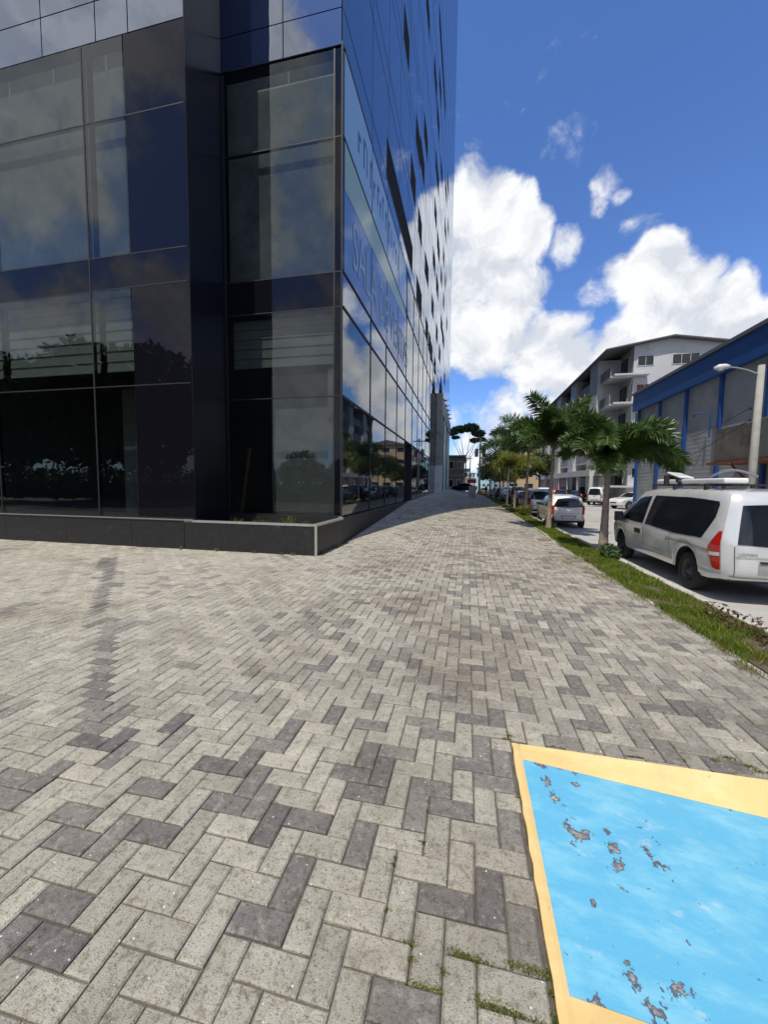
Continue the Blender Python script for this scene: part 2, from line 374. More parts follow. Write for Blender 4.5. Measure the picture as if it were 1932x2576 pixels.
for (x0, x1, y0, y1, p) in rects[NEAR:]:
    v, f = paver_geo(x1-x0, y1-y0); k = len(V); cx, cy, dz = (x0+x1)/2, (y0+y1)/2, pr.uniform(-.004, .001); tx, ty = pr.uniform(-.022, .022), pr.uniform(-.022, .022)
    V += [(q[0]+cx, q[1]+cy, q[2]+dz+q[0]*tx+q[1]*ty+zpav(q[0]+cx, q[1]+cy)) for q in v]; F += [tuple(k+i for i in g_) for g_ in f]
    tn = (paver_tone(x0, x1, y0, y1, p), pr.random(), 0); T += [tn]*len(f)
me = bpy.data.meshes.new('pavers'); me.from_pydata(V, [], F); me.materials.append(mp_att)
at = me.attributes.new('tone', 'FLOAT_VECTOR', 'FACE'); at.data.foreach_set('vector', np.array(T, dtype=np.float32).ravel())
o = obj('pavers', me, pavement); tag(o, 'herringbone concrete pavers farther along the pavement', kind='stuff')
# beyond the last modelled paver the strip is a plain concrete apron
m_far = mat('apron_concrete', (.33, .31, .27), .9, var=.25, scale=3)
o = MB().grid([[(x, y, zpav(x, y)-.003) for x in [-3.4+.5*i for i in range(13)]] for y in [46.1+i for i in range(25)]]).build('apron', m_far, pavement, fix=False)

# ------------------------------------------------------------------ painted ramp
def paint_mat(name, c1, c2, chips, chipcol, sc1=3.0, thr=.64):
    m, t, b = nodes_of(name); N = t.nodes.new; K = t.links.new
    g = N('ShaderNodeNewGeometry')
    def noise(s_, d=6, ro=.6, off=0., st=(1, 1, 1)):
        mp = N('ShaderNodeMapping'); mp.inputs['Location'].default_value = (off, off, 0); mp.inputs['Scale'].default_value = st; K(g.outputs['Position'], mp.inputs[0])
        n = N('ShaderNodeTexNoise'); n.inputs['Scale'].default_value = s_; n.inputs['Detail'].default_value = d; n.inputs['Roughness'].default_value = ro; K(mp.outputs[0], n.inputs['Vector']); return n.outputs['Fac']
    def rng(s_, a, b_, c=0, d=1):
        n = N('ShaderNodeMapRange'); n.interpolation_type = 'SMOOTHSTEP'; K(s_, n.inputs[0])
        for i, q in enumerate((a, b_, c, d)): n.inputs[1+i].default_value = q
        return n.outputs[0]
    def mix(f, a, b_):
        n = N('ShaderNodeMixRGB')
        for i, q in enumerate((f, a, b_)):
            if isinstance(q, tuple): n.inputs[i].default_value = (*q, 1)
            elif isinstance(q, float): n.inputs[i].default_value = q
            else: K(q, n.inputs[i])
        return n.outputs[0]
    c = mix(rng(noise(sc1, 8, .65, 0, (1, 2.2, 1)), .42, .68), c1, c2)
    if chips:
        c = mix(rng(noise(5, 8, .6, 4., (1, 1.6, 1)), .60, .72, 0, .55), c, (.50, .60, .66))     # chalky scuffs
        c = mix(rng(noise(9, 6, .6, 8., (1, 1.5, 1)), .66, .74, 0, .55), c, (.55, .45, .42))
        ch = noise(4.2, 9, .62, 1.7, (1.2, 1.0, 1))
        wsum = None                                                   # the patches where the paint has worn through
        for a_, b2, rd in [(300, 285, .05), (350, 390, .05), (400, 480, .05), (440, 545, .045), (490, 600, .05), (525, 690, .075), (550, 745, .06), (700, 690, .04), (735, 780, .05), (770, 880, .045), (960, 810, .05), (1035, 890, .055), (1000, 745, .035), (890, 1620, .06), (950, 1700, .05), (1040, 1765, .07), (1150, 1640, .05), (620, 1110, .03), (640, 1725, .06), (520, 410, .025)]:
            d_ = ray(1230+a_/2.363, 1800+b2/2.363); t_ = -EYE/(d_.z+.0967*d_.x) if abs(d_.z) > 1e-6 else 0
            q_ = EYEV+d_*((EYE-.036)/-(d_.z+.0967*d_.x))
            dn = N('ShaderNodeVectorMath'); dn.operation = 'DISTANCE'; K(g.outputs['Position'], dn.inputs[0]); dn.inputs[1].default_value = (q_.x, q_.y, -.003-.0967*(q_.x-.375))
            mr_ = N('ShaderNodeMapRange'); K(dn.outputs['Value'], mr_.inputs[0]); mr_.inputs[1].default_value = 0; mr_.inputs[2].default_value = rd*1.25; mr_.inputs[3].default_value = .175; mr_.inputs[4].default_value = 0
            if wsum is None: wsum = mr_.outputs[0]
            else:
                m_ = N('ShaderNodeMath'); m_.operation = 'MAXIMUM'; K(wsum, m_.inputs[0]); K(mr_.outputs[0], m_.inputs[1]); wsum = m_.outputs[0]
        fine = noise(16, 9, .68, 6.3); fsc = N('ShaderNodeMath'); fsc.operation = 'MULTIPLY_ADD'; K(fine, fsc.inputs[0]); fsc.inputs[1].default_value = .85; fsc.inputs[2].default_value = .09
        ad_ = N('ShaderNodeMath'); ad_.operation = 'ADD'; K(fsc.outputs[0], ad_.inputs[0]); K(wsum, ad_.inputs[1]); cm = N('ShaderNodeMath'); cm.operation = 'MAXIMUM'
        K(ad_.outputs[0], cm.inputs[0]); sb = N('ShaderNodeMath'); sb.operation = 'SUBTRACT'; K(ch, sb.inputs[0]); sb.inputs[1].default_value = .045; K(sb.outputs[0], cm.inputs[1]); ch = cm.outputs[0]
        c = mix(rng(ch, thr, thr+.008), c, chipcol)
        inn = N('ShaderNodeMath'); inn.operation = 'MULTIPLY_ADD'; K(noise(30, 6, .7, 2.2), inn.inputs[0]); inn.inputs[1].default_value = .22; K(ch, inn.inputs[2]); c = mix(rng(inn.outputs[0], thr+.145, thr+.185, 0, .9), c, mix(rng(noise(24, 6, .6, 3.1), .4, .62), (.24, .22, .21), (.43, .40, .35)))
    else:
        c = mix(rng(noise(11, 8, .7, 3.), .62, .70, 0, .8), c, chipcol); c = mix(rng(noise(2.2, 9, .75, 9.), .52, .70, 0, .45), c, (.48, .37, .2)); c = mix(rng(noise(38, 7, .7, 12.), .64, .70, 0, .6), c, (.42, .35, .24))
        c = mix(rng(noise(3, 8, .7, 5.), .55, .75, 0, .35), c, (.55, .42, .2))
    K(c, b.inputs['Base Color']); b.inputs['Roughness'].default_value = .55
    bp = N('ShaderNodeBump'); bp.inputs['Strength'].default_value = .35; bp.inputs['Distance'].default_value = .006; K(noise(45, 7, .7), bp.inputs['Height']); K(bp.outputs[0], b.inputs['Normal'])
    return m
m_blue = paint_mat('blue_paint', (.112, .41, .60), (.215, .515, .65), True, (.085, .10, .125), thr=.64)
m_yel = paint_mat('yellow_paint', (.70, .49, .195), (.745, .55, .26), False, (.36, .31, .22))
ramp = thing('kerb_ramp', 'sloping kerb ramp painted flaking sky blue with a yellow border', 'ramp')
ZE = ZR+.004                                                          # level at the road end
def zramp(x): return -.003+(ZE+.003)*max(0, (x-.375))/(2.62-.375)
sub = lambda a, b_, n: [a+(b_-a)*i/n for i in range(n+1)]
rr_ = random.Random(5)
xs = sub(.366, 2.62, 24); ys = sub(1.245, 2.352, 12)
mb = MB().grid([[(x, y, zramp(x)) for x in xs] for y in ys]); mb.grid([[(.366, 1.245, -.3), (2.62, 1.245, -.3)], [(.366, 1.245, zramp(.366)), (2.62, 1.245, zramp(2.62))]])
mb.build('ramp_surface', m_blue, ramp, smooth=True, fix=False)
mb = MB()
jit = lambda: rr_.uniform(-.004, .004)
mb.grid([[(x, 2.353, zramp(x)) for x in xs], [(x, 2.353+.10, -.001+.25*zramp(x)) for x in xs], [(x, 2.487+jit()*.6, .004) for x in xs], [(x, 2.487, -.3) for x in xs]])
mb.build('side_flare', m_yel, ramp, smooth=False, fix=False)
mb = MB()
mb.grid([[(x, 1.132, -.3) for x in xs], [(x, 1.132+jit()*.6, .004) for x in xs], [(x, 1.15, -.001+.25*zramp(x)) for x in xs], [(x, 1.244, zramp(x)) for x in xs]])
mb.build('side_flare', m_yel, ramp, fix=False)
ys2 = sub(1.132, 2.487, 20)
mb = MB(); mb.grid([[(.318, y, -.3), (.318+jit(), y, .005), (.345, y, .006), (.3655, y, .0)] for y in ys2][::-1])
mb.build('border_strip', m_yel, ramp, fix=False)

# ------------------------------------------------------------------ kerbs and planting strip
kerb = tag(MB().box(3.34, 3.475, 2.66, 74, -.39, -.02).build('kerb', m_kerb), kind='structure')
kr = random.Random(8)
base = MB().box(-.068, .068, -.492, .492, -.05, .0).mesh('kerb_stone', m_kerb)
for i in range(58):
    o = obj('kerb_stone', base, kerb, (3.408+kr.uniform(-.008, .008), 3.2+i, .035+kr.uniform(-.008, .008))); o.rotation_euler = (kr.uniform(-.01, .01), 0, kr.uniform(-.01, .01)); bevel(o, .012)
strip = tag(MB().box(2.70, 3.338, 2.66, 74, -.39, -.012).build('planting_strip', m_soil), kind='structure')
edg = MB().box(-.035, .035, -.49, .49, -.08, .0).mesh('edging_stone', m_kerb)
for i in range(50):
    o = obj('edging_stone', edg, strip, (2.66+kr.uniform(-.01, .01), 3.3+i, (-.03 if i < 9 else .0)+kr.uniform(-.012, .016)))
    o.rotation_euler.z = kr.uniform(-.015, .015); bevel(o, .01)

def leaf_mat(name, c1, c2, trans=.35, rough=.5):
    m = bpy.data.materials.new(name); m.use_nodes = True; t = m.node_tree; N = t.nodes.new; K = t.links.new
    b = t.nodes['Principled BSDF']; o_ = t.nodes['Material Output']
    g = N('ShaderNodeNewGeometry'); n = N('ShaderNodeTexNoise'); n.inputs['Scale'].default_value = 3.3; n.inputs['Detail'].default_value = 4; K(g.outputs['Position'], n.inputs['Vector'])
    at = N('ShaderNodeMath'); at.operation = 'MULTIPLY_ADD'; K(g.outputs['Random Per Island'], at.inputs[0]); at.inputs[1].default_value = .55; K(n.outputs['Fac'], at.inputs[2])
    mr = N('ShaderNodeMapRange'); K(at.outputs[0], mr.inputs[0]); mr.inputs[1].default_value = .35; mr.inputs[2].default_value = 1.1
    mx = N('ShaderNodeMixRGB'); K(mr.outputs[0], mx.inputs[0]); mx.inputs[1].default_value = (*c1, 1); mx.inputs[2].default_value = (*c2, 1)
    K(mx.outputs[0], b.inputs['Base Color']); b.inputs['Roughness'].default_value = rough
    tr = N('ShaderNodeBsdfTranslucent'); K(mx.outputs[0], tr.inputs['Color'])
    ms = N('ShaderNodeMixShader'); ms.inputs[0].default_value = trans; K(b.outputs[0], ms.inputs[1]); K(tr.outputs[0], ms.inputs[2]); K(ms.outputs[0], o_.inputs[0])
    MATS[name] = m; return m
m_grass = leaf_mat('grass_blade', (.075, .125, .010), (.25, .31, .028), .45)
m_dry = leaf_mat('dry_grass', (.10, .11, .02), (.30, .26, .07), .35)
def blades(pts, hmin, hmax, wid, lean, rg):
    """pts (n,2[+z]); each blade a bent strip of one quad and one triangle"""
    n = len(pts); h = rg.uniform(hmin, hmax, n); a = rg.uniform(0, 2*np.pi, n); ln = rg.uniform(0, lean, n)*h; th = rg.uniform(0, 2*np.pi, n)
    wx, wy = np.cos(th)*wid*.5, np.sin(th)*wid*.5; dx, dy = np.cos(a)*ln, np.sin(a)*ln
    x, y = pts[:, 0], pts[:, 1]; z = pts[:, 2] if pts.shape[1] > 2 else np.full(n, -.015)
    v = np.empty((n, 5, 3), np.float32)
    v[:, 0] = np.stack([x-wx, y-wy, z], 1); v[:, 1] = np.stack([x+wx, y+wy, z], 1)
    v[:, 2] = np.stack([x+wx*.8+dx*.35, y+wy*.8+dy*.35, z+h*.6], 1); v[:, 3] = np.stack([x-wx*.8+dx*.35, y-wy*.8+dy*.35, z+h*.6], 1)
    v[:, 4] = np.stack([x+dx, y+dy, z+h*np.sqrt(np.clip(1-(ln/h)**2*.5, .2, 1))], 1)
    i = np.arange(n)[:, None]*5
    quads = i+np.array([[0, 1, 2, 3]]); tris = i+np.array([[3, 2, 4]])
    return v.reshape(-1, 3), quads, tris
def blade_obj(name, parts, m):
    vs_ = []; q = []; t = []; off = 0
    for v, a, b_ in parts: vs_.append(v); q.append(a+off); t.append(b_+off); off += len(v)
    v = np.concatenate(vs_); q = np.concatenate(q); t = np.concatenate(t)
    me = bpy.data.meshes.new(name); me.vertices.add(len(v)); me.vertices.foreach_set('co', v.ravel())
    loops = np.concatenate([q.ravel(), t.ravel()]); me.loops.add(len(loops)); me.loops.foreach_set('vertex_index', loops.astype(np.int32))
    st = np.concatenate([np.arange(len(q))*4, len(q)*4+np.arange(len(t))*3]).astype(np.int32)
    me.polygons.add(len(st)); me.polygons.foreach_set('loop_start', st); me.update(calc_edges=True); me.validate(); me.materials.append(m)
    return obj(name, me)
rg = np.random.default_rng(4)
P = []
for y0, y1, n, hm, w in ((2.7, 7, 15000, .085, .0055), (7, 13, 14000, .09, .008), (13, 25, 11000, .10, .013), (25, 60, 9000, .13, .03)):
    x = (2.615 if y0 < 12 else 2.67)+rg.beta(1.1, 1.1, n)*.73; y = rg.uniform(y0, y1, n)
    clump = np.array([mnoise.noise(Vector((a*3.5, b_*2.2, 0))) for a, b_ in zip(x, y)])
    keep = clump > -.38; x, y, clump = x[keep], y[keep], clump[keep]
    k = clump > .12
    P.append(blades(np.stack([x, y], 1), .03, hm, w, 1.1, rg)); P.append(blades(np.stack([x[k], y[k]], 1)+rg.normal(0, .01, (k.sum(), 2)), .05, hm*1.5, w, .9, rg))
o = blade_obj('grass', P, m_grass); tag(o, 'short green grass filling the strip beside the kerb', 'grass', kind='stuff')
P = []
for cx, cy, n, s_ in ((2.9, 4.4, 260, .12), (3.1, 6.1, 300, .12), (2.8, 7.3, 260, .1), (3.2, 8.4, 240, .1), (2.75, 9.3, 260, .09), (3.0, 11.6, 300, .14), (3.1, 13.6, 260, .15), (2.8, 15, 260, .12), (2.75, 5.4, 200, .06), (2.72, 6.6, 200, .05)):
    p = rg.normal(0, s_, (n, 2))*np.array([.7, 1.8])+np.array([cx, cy]); p[:, 0] = np.clip(p[:, 0], 2.62, 3.33); P.append(blades(p, .03, .10, .007, 1.4, rg))
tag(blade_obj('dry_grass', P, m_dry), 'straw-coloured dry patches in the grass strip', 'grass', kind='stuff')
P = []                                                                # creeping yellowish runners over the edge pavers
for cx, cy, n, s in ((2.5, 7.6, 420, .10), (2.38, 8.3, 300, .09), (2.15, 8.9, 160, .07), (2.55, 6.3, 260, .09), (2.6, 5.5, 220, .07), (2.5, 9.6, 200, .08), (2.6, 4.5, 160, .05), (2.62, 7.0, 280, .06), (2.6, 11.4, 220, .07), (2.55, 4.05, 200, .05)):
    p = rg.normal(0, s, (n, 2))*np.array([.8, 1.9])+np.array([cx, cy]); P.append(blades(np.concatenate([p, np.zeros((n, 1))], 1), .01, .035, .007, 2.2, rg))
o = blade_obj('creeping_grass', P, m_dry); tag(o, 'thin yellowish grass creeping over the pavement edge', 'grass', kind='stuff')
P = []
W_ = [(600+a/2.37, 1700+b_/2.37, s) for a, b_, s in [(1100, 990, 1), (935, 1080, .7), (925, 1120, .6), (890, 1390, .8), (1040, 1590, 1.3), (1040, 1680, 1.1), (1300, 1645, 1.3), (1350, 1660, 1.3), (1430, 1690, 1.6), (1240, 1760, 1), (1080, 1830, 1.4), (1130, 800, .6),
      (1450, 1920, 1.4), (1500, 1940, 1.8), (1560, 1965, 2), (1620, 1985, 2), (1190, 1870, .8), (1590, 330, 1.2), (1600, 370, 1.2)]]
W_ += [(1230+a/2.363, 1800+b_/2.363, s) for a, b_, s in [(1050, 165, 1.2), (1080, 180, 1), (690, 100, .6), (850, 240, 1), (900, 245, .8), (1150, 262, 1.2), (1350, 265, 1.5), (1420, 245, 1.6), (1500, 290, 1.6), (1560, 300, 1.4), (1620, 330, 1.6), (385, 180, .7), (150, 1470, 1.2), (240, 1500, 1.4), (320, 1520, 1.5), (375, 1640, 1.2), (60, 1700, 1.4), (160, 1730, 1.6), (290, 1770, 1.6), (400, 1800, 1.5), (165, 480, .5), (120, 115, 1.4)]]
for px, py, s in W_:
    g_ = gz(px, py); n = int(75*s); p = rg.normal(0, .011*s, (n, 2))*np.array([1.3, .5])+np.array([g_.x, g_.y]); P.append(blades(np.concatenate([p, np.full((n, 1), -.006)], 1), .004, .011, .0045, 1.8, rg))
o = blade_obj('joint_weeds', P, leaf_mat('moss', (.05, .075, .012), (.20, .20, .04), .3)); tag(o, 'moss and tiny weeds growing in the paver joints', 'weeds', kind='stuff')
# ------------------------------------------------------------------ glass tower on the left
g_tower = glassmat('tower_glass', None, .16, 1.9, (.86, .92, 1), .0035, opaque=(.008, .014, .045))
g_shop = glassmat('shop_glass', (.575, .60, .60), .026, 1.42, (.95, 1, 1), .003)
g_side = glassmat('side_glass', (.62, .68, .70), .06, 1.65, (.96, .98, 1), .003)
g_film = glassmat('black_film_glass', None, .008, 1.34, (.72, .72, .76), .004, opaque=(.006, .006, .009))
for q in (g_tower, g_shop, g_side, g_film):                          # a pane mirrors on its outer face only
    t = q.node_tree; mx = [n for n in t.nodes if n.type == 'MIX_SHADER'][0]; g = [n for n in t.nodes if n.type == 'NEW_GEOMETRY'][0]
    src = mx.inputs[0].links[0].from_socket; a = t.nodes.new('ShaderNodeMath'); a.operation = 'SUBTRACT'; a.inputs[0].default_value = 1; t.links.new(g.outputs['Backfacing'], a.inputs[1])
    b_ = t.nodes.new('ShaderNodeMath'); b_.operation = 'MULTIPLY'; t.links.new(src, b_.inputs[0]); t.links.new(a.outputs[0], b_.inputs[1]); t.links.new(b_.outputs[0], mx.inputs[0])
m_core = mat('dark_core', (.012, .013, .017), .7, var=.1)
m_room = mat('room_wall', (.075, .078, .072), .9, var=.25, scale=1.2)
m_slab = mat('ceiling_slab', (.09, .09, .085), .9)
m_frame = mat('dark_aluminium', (.010, .009, .009), .6, .0, var=.2)
m_alu = mat('bare_aluminium', (.62, .61, .58), .38, .8, var=.15, scale=20)
m_plinth = mat('black_granite', (.016, .0145, .0145), .50, var=.35, scale=9, dirt=((.09, .085, .08), .60, .8, 2.5))
m_blind = mat('blind_slat', (.38, .40, .36), .7, var=.12, scale=2)
m_curt = mat('pale_film', (.40, .41, .395), .85, var=.30, scale=1.1, dirt=((.20, .22, .22), .5, .75, .9))
m_pale = mat('plaster_wall', (.34, .35, .33), .9, var=.18, scale=1.5)
tower = thing('glass_tower', 'tall office tower with dark reflective glass walls and black plinth on the left', 'building', (-3.44, 10.22, 0))
tower.location = (0, 0, 0)
SX, FY, BY, HT = -3.44, 8.26, 10.22, 84.0
RX, RXB = -6.55, -6.97                                                # return wall between the projecting block and the bay
FAR = 66.0
mb = MB()
mb.box(-30, RXB-.16, FY+.10, FAR-.1, 13.05, HT).box(RXB-.155, SX-.10, BY+.10, FAR-.1, 13.05, HT)
mb.build('core', m_core, tower)
mb = MB().box(-30, -7.3, 13.2, FAR-.1, 0, 13.0).box(-7.3, -5.9, 14.2, FAR-.1, 0, 13.0); mb.build('room_wall', m_room, tower)
mb = MB()
for z0, z1 in ((6.48, 7.18), (12.25, 13.0), (.0, .66)):
    mb.box(-30, RX-.55, FY+.45, 13.2, z0, z1).box(RX-.55, SX-.45, BY+.45, 14.2, z0, z1).box(-5.9, SX-.45, 14.2, FAR-.2, z0, z1)
mb.build('floor_slab', m_slab, tower)
MB().box(-5.9, SX-.1, FAR-.1, FAR, 0, HT).build('end_wall', m_core, tower)

PANES = []
def pane(kind, a0, a1, z0, z1, pos, m, thick=.022):
    g_ = .014
    if kind == 'f': c = ((a0+a1)/2, pos, (z0+z1)/2); s = ((a1-a0)/2-g_, thick/2, (z1-z0)/2-g_)
    else: c = (pos, (a0+a1)/2, (z0+z1)/2); s = (thick/2, (a1-a0)/2-g_, (z1-z0)/2-g_)
    p = pj(c); vis = (a1-a0)*(z1-z0)/max(1, p[2])**2 if kind == 'f' else (a1-a0)*(z1-z0)/max(1, p[2])**3*4
    if p[2] < .5 or not (-250 < p[0] < 1980 and -500 < p[1]): vis *= .001
    PANES.append((vis, c, s, m))
# front of the projecting block
fe = [-30, -26.4, -22.9, -19.4, -16.1, -12.75, -9.43]
for a, b_ in zip(fe[:-1], fe[1:]):
    pane('f', a, b_, .76, 4.05, FY, g_shop); pane('f', a, b_, 4.05, 6.42, FY, g_shop); pane('f', a, b_, 6.42, 7.2, FY, g_film)
    pane('f', a, b_, 7.2, 10.35, FY, g_shop); pane('f', a, b_, 10.35, 12.13, FY, g_shop)
for z0, z1 in ((.76, 4.05), (4.05, 6.42), (7.2, 10.35), (10.35, 12.13)): pane('f', -9.43, -8.22, z0, z1, FY, g_shop); pane('f', -8.22, RX, z0, z1, FY, g_film)
pane('f', -9.43, RX, 6.42, 7.2, FY, g_film)
fu = [RX, -8.06, -8.98, -10.6, -12.05, -13.6, -15.2, -16.8, -18.4, -20, -21.6, -23.2, -24.8, -26.4, -28, -30]
rows_f = [12.13, 13.02]
while rows_f[-1] < HT-4: rows_f += [rows_f[-1]+3.1, rows_f[-1]+4.0]
for z0, z1 in zip(rows_f[:-1], rows_f[1:]):
    for b_, a in zip(fu[:-1], fu[1:]): pane('f', a, b_, z0, z1, FY, g_tower)
# recessed bay
bx0, bx1 = RXB, -3.66
for z0, z1 in ((.76, 4.06), (4.06, 6.42), (7.33, 10.72), (10.72, 12.86)): pane('f', bx0, bx1, z0, z1, BY, g_shop); pane('f', bx1, SX-.012, z0, z1, BY, g_film)
pane('f', bx0, SX-.012, 6.42, 7.33, BY, g_film)
rows_s = [12.92, 13.80]
while rows_s[-1] < HT-4: rows_s += [rows_s[-1]+3.1, rows_s[-1]+4.0]
for z0, z1 in zip(rows_s[:-1], rows_s[1:]):
    pane('f', bx0, -5.1, z0, z1, BY, g_tower); pane('f', -5.1, SX-.012, z0, z1, BY, g_tower)
# long street side
se = [BY+.03, 13.3]
while se[-1] < FAR-2.6: se.append(se[-1]+2.56)
se.append(FAR)
for a, b_ in zip(se[:-1], se[1:]):
    door = 20.6 < a < 21.6
    if not door: pane('s', a, b_, .76, 4.06, SX, g_side)
    pane('s', a, b_, 4.06, 6.43, SX, g_side); pane('s', a, b_, 6.43, 7.36, SX, g_tower); pane('s', a, b_, 7.36, 10.75, SX, g_side); pane('s', a, b_, 10.75, 12.92, SX, g_side)
    for z0, z1 in zip(rows_s[:-1], rows_s[1:]): pane('s', a, b_, z0, z1, SX, g_tower)
PANES.sort(key=lambda q: -q[0])
box1 = MB().box(-1, 1, -1, 1, -1, 1)
bm_cache = {}
for vis, c, s, m in PANES[:285]:
    key = (tuple(round(q, 3) for q in s), m.name)
    if key not in bm_cache: bm_cache[key] = MB().box(-s[0], s[0], -s[1], s[1], -s[2], s[2]).mesh('pane', m)
    obj('pane', bm_cache[key], tower, c)
for m in (g_tower, g_shop, g_side, g_film):
    mb = MB()
    for vis, c, s, mm in PANES[285:]:
        if mm is m: mb.box(c[0]-s[0], c[0]+s[0], c[1]-s[1], c[1]+s[1], c[2]-s[2], c[2]+s[2])
    if mb.v: tag(mb.build('panes', m, tower), kind='stuff')
# mullions and transoms, set just behind the face of the glass
def member(name, *b_): return MB().box(*b_).build(name, m_frame, tower)
for x in fe[1:]: member('mullion', x-.02, x+.02, FY-.020, FY+.075, .76, 12.13)
for z in (.76, 4.05, 6.42, 7.2, 10.35): member('transom', -30, RX-.05, FY-.016, FY+.07, z-.014, z+.014)
for z in (.76, 4.06, 6.42, 7.33, 10.72): member('transom', RXB+.02, SX-.03, BY-.016, BY+.07, z-.014, z+.014)
member('mullion', bx1-.02, bx1+.02, BY-.015, BY+.06, .76, 12.86); member('mullion', bx0, bx0+.07, BY-.03, BY+.06, .76, 12.86)
for y in se[1:-1]: MB().box(SX-.07, SX+.030, y-.026, y+.026, .76, 12.92).build('mullion', m_core, tower)
for y in se[1:-1]: MB().box(SX-.07, SX+.0135, y-.02, y+.02, 12.96, HT).build('joint_bead', m_core, tower)
for z in rows_s[1:]: MB().box(SX-.07, SX+.0155, BY+.05, FAR, z-.02, z+.02).build('joint_bead', m_core, tower)
for z in (4.06, 6.43, 7.36, 10.75, 12.92): MB().box(SX-.065, SX+.034, BY+.05, FAR, z-.035, z+.035).build('transom', m_core, tower)
MB().box(SX-.03, SX+.013, BY-.013, BY+.03, .745, 13.0).build('corner_post', m_core, tower)
# return wall
mb = MB(); mb.add([(RX, FY-.012, 0), (RXB, BY+.03, 0), (RXB, BY+.03, HT), (RX, FY-.012, HT), (RX-.12, FY+.02, 0), (RXB-.12, BY+.03, 0), (RXB-.12, BY+.03, HT), (RX-.12, FY+.02, HT)],
                  [(0, 1, 2, 3), (4, 7, 6, 5), (0, 3, 7, 4), (1, 5, 6, 2)]); mb.build('return_wall', mat('navy_panel', (.0075, .0085, .014), .22, var=.1, spec=.25), tower)
# plinth of granite panels
px_ = -30
pj_ = [-30, -26.5, -23, -19.5, -16, -12.6, -10.5, -8.4, -6.85]
for a, b_ in zip(pj_[:-1], pj_[1:]): bevel(MB().box(a+.003, b_-.003, FY-.06, FY+.1, -.01, .70).build('plinth_panel', m_plinth, tower), .006)
for a, b_ in zip(se[:-1], se[1:]):
    if not 20.6 < a < 21.6: bevel(MB().box(SX-.1, SX+.05, a+.003, b_-.003, -.01, .71).build('plinth_panel', m_plinth, tower), .006)
MB().box(-30, RX-.05, FY-.045, FY+.06, .702, .735).build('sill', m_alu, tower)
MB().box(-30, RX-.05, FY-.075, FY-.046, .69, .712).build('sill', m_frame, tower)
MB().box(RXB, SX-.05, BY-.06, BY+.1, -.01, .73).build('plinth_panel', m_plinth, tower)
MB().box(SX-.1, SX+.03, BY-.02, BY+.015, -.01, .74).build('plinth_corner', m_kerb, tower)
# doorway recess
mb = MB().box(SX-.5, SX-.45, 20.6, 23.6, 0, 4.05).box(SX-.5, SX+.04, 20.92, 21.0, 0, 4.05).box(SX-.5, SX+.04, 23.5, 23.58, 0, 4.05); mb.build('doorway', m_core, tower)
# planter in front of the bay, open on top, metal edged
mb = MB()
PXL, PXR, PY0, PY1 = -6.84, -3.36, FY-.06, BY-.07
mb.box(PXL, PXR-.0, PY0, PY0+.09, -.01, .675).box(PXR-.09, PXR, PY0+.09, PY1, -.01, .675)
mb.build('planter_wall', m_plinth, tower)
MB().box(PXL, PXR-.095, PY0+.095, PY1, .0, .45).build('planter_soil', m_soil, tower)
mb = MB().box(PXL, PXR-.09, PY0-.012, PY0+.10, .677, .725).box(PXR-.1, PXR+.012, PY0-.012, PY1, .678, .726)
mb.box(PXR-.035, PXR+.012, PY0-.014, PY0+.03, -.008, .676); mb.build('metal_edging', m_alu, tower)
# what stands behind the shop glass: slatted blinds, pale films, a plastered pier
def blinds(x0, x1, z0, z1, Y, n):
    h = (z1-z0)/n
    for k in range(n):
        z = z1-(k+.5)*h; s = MB().box(x0, x1, -.012, .012, -h/2+.005, h/2-.002).build('blind_slat', m_blind, tower, loc=(0, Y+.0, z)); s.rotation_euler.x = -.10
blinds(-12.6, -9.55, 4.5, 6.34, FY+.30, 7); blinds(-9.33, -8.3, 4.5, 6.34, FY+.30, 7); blinds(-16, -12.9, 4.5, 6.34, FY+.30, 7)
blinds(RXB+.1, bx1-.03, 5.0, 6.36, BY+.26, 5)
for a, b_, z0, z1 in ((-12.6, -9.53, 7.3, 12.05), (-9.33, -8.25, 7.3, 12.05), (-16, -12.85, 7.3, 12.05)): MB().box(a, b_, FY+.2, FY+.22, z0, z1).build('pale_film', m_curt, tower)
MB().box(RXB+.05, bx1-.02, BY+.2, BY+.22, 7.4, 12.8).build('pale_film', m_curt, tower)
MB().box(-5.95, bx1-.03, BY+.75, BY+.95, .66, 4.9).build('plaster_pier', m_pale, tower)
MB().box(-3.95, bx1-.04, BY+.3, BY+.55, .66, 4.9).build('plaster_pier', m_pale, tower)
MB().bar((-6.75, BY+.3, .66), (-6.45, BY+.35, 2.7), .07, .07).build('leaning_board', mat('raw_timber', (.30, .21, .12), .8), tower)
MB().box(-10.9, -9.9, FY+2.2, FY+2.5, .66, 4.6).build('plaster_pier', m_pale, tower)
MB().box(-4.15, -4.05, BY+1.0, 14.2, .66, 12.25).build('sun_block_wall', m_room, tower)  # dark wall added inside so no sun leaks through the corner glazing
